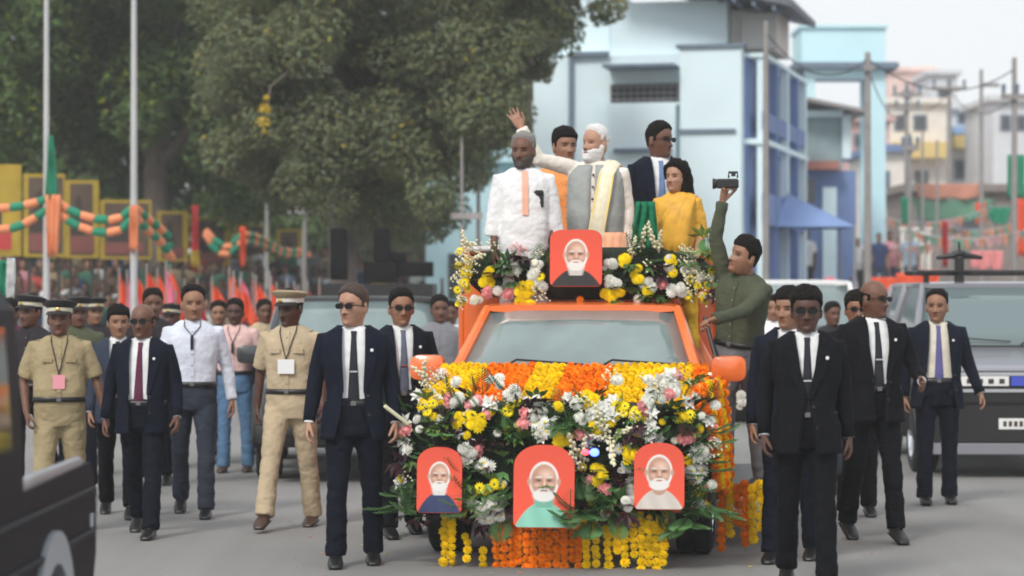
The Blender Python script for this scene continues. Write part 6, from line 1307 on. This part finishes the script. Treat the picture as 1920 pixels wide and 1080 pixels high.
# ------------------------------------------------------------------ riders on the float
ZD = 1.22
stand = ((2, 4, 2, 0), (2, 4, 2, 0))
def drape(b, prof, k, grow, n=8, dirx=1, fold=.012):
    """rows (centre x, z, half width, back) laid on the torso front; back rows carry their own y"""
    rings = []
    for i, (x, z, w, yb) in enumerate(prof):
        row = []
        for q in range(n + 1):
            t = q / n * 2 - 1; xx = x + w * t
            if yb is None: y = front_y(min(.17, xx) if xx > 0 else max(-.17, xx), z, grow, k['belly'], k['wide']) - .012 - fold * abs(math.sin(q * 1.3 + .4)); zz = z
            else: y = yb + .03 * abs(t) - fold * abs(math.sin(q * 1.3)); zz = z - .03 * abs(t) ** 2 * (1 if xx > .1 else -.3)
            row.append(Vector((xx, y, zz)))
        rings.append(row)
    b.rings(rings, cap=(False, False), closed=False); return rings
def scarf(root, T, HT, A, J, k):   # long pale gold stole over the left shoulder
    b = MB(); b.M = T; g = .042
    rings = drape(b, [(.12, 1.10, .055, .17), (.12, 1.34, .06, .16), (.125, 1.475, .055, .06), (.12, 1.485, .052, .0), (.115, 1.455, .05, -.075), (.105, 1.38, .052, None), (.085, 1.24, .056, None), (.062, 1.10, .058, None), (.04, .98, .058, None), (.03, .86, .058, None), (.025, .76, .055, None)], k, g)
    me = b.mesh('stole'); o = link('stole', me, mat('stole_cream', (.82, .75, .55), .7, vary=.1, vscale=20), root, 'all'); md = o.modifiers.new('s', 'SOLIDIFY'); md.thickness = .01
    for s0 in (0, 7):
        b = MB(); b.M = T; rr = []
        for r_ in rings: a, c_ = r_[s0], r_[s0 + 1]; rr.append([a + (c_ - a) * t + Vector((0, -.010, .004)) for t in (0, .5, 1)])
        b.rings(rr, cap=(False, False), closed=False); o2 = b.build('stole_border', mat('stole_gold', (.80, .58, .15), .5, vary=.1), o, True)
def vest(root, T, HT, A, J, k):
    belly, wide = k['belly'], k['wide']; b = MB(); b.M = T; rings = []
    for i in range(23):
        z = .80 + (1.455 - .80) * i / 22; hx, hy, cy = tprof(z, .030, belly, wide); sh = max(0, (z - 1.18) / .28); hx = hx * (1 - .10 * sh); rings.append([spt(.04 + (6.2032) * q / 40, hx + .004, hy + .006, cy, z) for q in range(41)])
    b.rings(rings, cap=(False, False), closed=False); me = b.mesh('waistcoat'); wrinkle(me, .006, (7, 7, 3), 4); o = link('waistcoat', me, cloth('waistcoat_grey', (.34, .36, .35)), root, 'all'); md = o.modifiers.new('s', 'SOLIDIFY'); md.thickness = .008
    for q in range(6):
        z = 1.38 - .088 * q; b = MB(); b.M = T; b.ell((.004, front_y(0, z, .036, belly, wide) - .006, z), (.010, .006, .010), 8, 6); b.build('button', mat('button_dark', (.05, .05, .05), .4), o)
    scarf(root, T, HT, A, J, k)
ph = rad(0)
_, hpw = person('white bearded man in cream kurta, grey waistcoat and gold stole waving from the orange pickup', 1118, 18.35, 1.74, head=-12, z0=ZD - .03, hyaw=-34, hpitch=-5, legs=stand, arms=(((-.86, -.30, .20), (-.55, -.10, 1.0)), ((.16, .1, -1), (-.02, -.22, -1))), hands=((.06, 1.3), .5), palms=((-.25, -1, .1), None),
       skin_m=SKL, hair=('receding', HAIRW), beard=(HAIRW, .013), top='kurta', outfit=dict(shirt=cloth('cream_kurta', (.80, .74, .66)), flare=.02), bottom=WSH, belly=.035, wide=1.03, voxel=.0064, extra=vest, seed=31)
def placket(root, T, HT, A, J, k):
    b = MB(); b.M = T; rr = []
    for i in range(9):
        z = 1.46 - .33 * i / 8; y = front_y(0, z, .018, k['belly'], k['wide']) - .008; rr.append([(-.022, y, z), (.022, y, z), (.02, y + .008, z), (-.02, y + .008, z)])
    b.rings(rr); b.build('placket', mat('peach_placket', (.82, .42, .30), .7), root)
    b = MB(); b.M = T; y = front_y(.10, 1.3, .018, k['belly'], k['wide']) - .012; b.box(.075, .135, y, y + .01, 1.285, 1.315, bev=.003); b.box(.06, .14, y + .012, y + .03, 1.19, 1.305); b.build('pocket_badge', DARK, root)
person('bearded man in white half sleeve shirt with peach placket at the left of the float', 982, 17.95, 1.66, head=4, z0=ZD - .03, hyaw=-24, legs=stand, arms=(((-.13, .02, -1), (-.03, -.16, -1)), ((.15, .02, -1), (-.02, -.22, -1))), skin_m=SKD, hair=('receding', HAIRG), beard=(mat('beard_dark', (.05, .04, .035), .7), .009), top='halfshirt',
       outfit=dict(shirt=WSH, sleeve=.95, hem=.86), bottom=WSH, wide=1.0, belly=.02, extra=placket, seed=32)
person('dark haired man in orange shirt half hidden behind the waving man', 1062, 19.3, 1.75, head=4, z0=ZD, hyaw=18, legs=stand, skin_m=SKM, hair=('full', HAIRB), top='shirt', outfit=dict(shirt=cloth('orange_kurta', (.82, .32, .10))), bottom=cloth('maroon_trousers', (.08, .02, .03)), seed=33, x=wx(1058, 19.3))
person('guard in navy suit and blue tie looking right, on the float behind the woman', 1234, 19.3, 1.80, head=10, z0=ZD, hyaw=42, legs=stand, skin_m=SKD, hair=('short', HAIRB), glasses=True, outfit=dict(coat=NAVY, tie=TBL, clip=False), bottom=TRN, group=GR, seed=34)
def sari(root, T, HT, A, J, k):
    b = MB(); b.M = T; drape(b, [(.09, 1.15, .08, .15), (.10, 1.36, .075, .14), (.11, 1.465, .065, .05), (.105, 1.47, .06, -.01), (.10, 1.43, .07, -.085), (.06, 1.34, .10, None), (.01, 1.22, .14, None), (-.02, 1.08, .16, None), (-.03, .94, .165, None)], k, .026, 12, fold=.022)
    me = b.mesh('sari_drape'); o = link('sari_drape', me, mat('sari_mustard', (.72, .38, .035), .6, vary=.15, vscale=12), root, 'all'); md = o.modifiers.new('s', 'SOLIDIFY'); md.thickness = .008
person('woman with long black hair in mustard sari looking left on the float', 1270, 17.95, 1.46, head=-18, z0=ZD - .03, hyaw=-20, hpitch=-3, legs=stand, arms=(((-.20, .1, -1), (.1, -.5, -.9)), ((.18, .1, -1), (-.2, -.6, -.8))), skin_m=skin('woman', (.42, .23, .15)), hair=('long', HAIRB), top='halfshirt', outfit=dict(shirt=mat('sari_mustard', (.72, .38, .035), .6, vary=.15, vscale=12), sleeve=.7), bottom=cloth('mustard_sari', (.78, .46, .04)), wide=.88, extra=sari, seed=35)
hang_cloth('green shawl bunched on the float rail at the left of the woman', 1210, 378, 462, 34, 56, 17.75, cloth('green_shawl', (.02, .20, .10)), name='green_shawl', cat='shawl', seed=3)
# guard clinging to the right side of the float
OLG = cloth('olive_tunic', (.075, .085, .055)); CAMO = cloth('grey_camo', (.17, .17, .18))
_, hg = person('guard in olive tunic clinging to the pickup side and holding up a camera', 1386, 17.45, 1.72, head=-38, z0=.39, lean=7, side=9, hyaw=-22, hpitch=-16, legs=((4, 1, 2, 4), (-6, 2, 6, -4)), arms=(((-.22, -.12, .9), (.18, -.05, 1.0)), ((-.62, -.62, -.55), (-.80, -.55, -.20))), hands=(1.0, .9), palms=((.6, -.6, .1), (.2, -.2, -1)),
       skin_m=SKM, hair=('full', HAIRB), top='shirt', outfit=dict(shirt=OLG, collar=OLG, belt=BELT), bottom=CAMO, shoes=mat('shoe_grey', (.06, .06, .065), .6), wide=1.02, seed=36)
p, d = hg(0); cmr = empty('camera_recorder', p + Vector((.03, -.01, .045)), rad(-8), 'black video camera held high by the olive guard', 'camera'); cmr.scale = (.85, .85, 1.1)
b = MB(); b.box(-.10, .08, -.035, .035, -.025, .035, bev=.01); b.build('camera_body', DARK, cmr); b = MB(); b.tube([(-.10, 0, .005), (-.13, 0, .005)], [.03, .034], 14, roundcap=False); b.build('lens', DARK, cmr, True)
b = MB(); b.tube([(.0, .0, .045), (.0, 0, .075), (.07, 0, .075), (.07, 0, .045)], [.008] * 4, 6); b.build('handle', DARK, cmr)
b = MB(); b.box(.02, .055, -.005, .005, .05, .07); b.build('viewfinder', DARK, cmr)

# ------------------------------------------------------------------ fallen petals and grit
r = random.Random(77); b = MB()
for k in range(420):
    if k < 160: x, y = r.uniform(-1.6, 2.6), r.uniform(14.6, 21)
    else: x, y = r.uniform(-5, 6), r.uniform(12, 30)
    a = r.uniform(0, 6.28); q = r.uniform(.008, .022); z = .004 + r.uniform(0, .004); c_, s_ = math.cos(a) * q, math.sin(a) * q
    b.add([(x - c_, y - s_, z), (x + s_ * .6, y - c_ * .6, z + .004), (x + c_, y + s_, z), (x - s_ * .6, y + c_ * .6, z + .003)], [(0, 1, 2, 3)], mi=r.choice((0, 1, 2, 2)) if k < 160 else 2)
o = b.build('fallen_petals', [MGO, MGY, mat('road_grit', (.42, .40, .36), .9)], fix=False); tag(o, 'scattered petals and pale grit lying on the road', 'petals', kind='stuff')
# ------------------------------------------------------------------ haze
hz = MB(); hz.box(-55, 55, -3, 150, -1.2, 22); hzm = bpy.data.materials.new('haze_air'); hzm.use_nodes = True; hn = hzm.node_tree; hn.nodes.clear()
ho = hn.nodes.new('ShaderNodeOutputMaterial'); pv = hn.nodes.new('ShaderNodeVolumePrincipled'); pv.inputs['Color'].default_value = (.93, .94, .95, 1); pv.inputs['Density'].default_value = .0012; pv.inputs['Anisotropy'].default_value = .2
hn.links.new(pv.outputs[0], ho.inputs['Volume']); hzo = hz.build('haze', hzm); hzo['kind'] = 'stuff'
bpy.data.scenes.remove(_tmp)
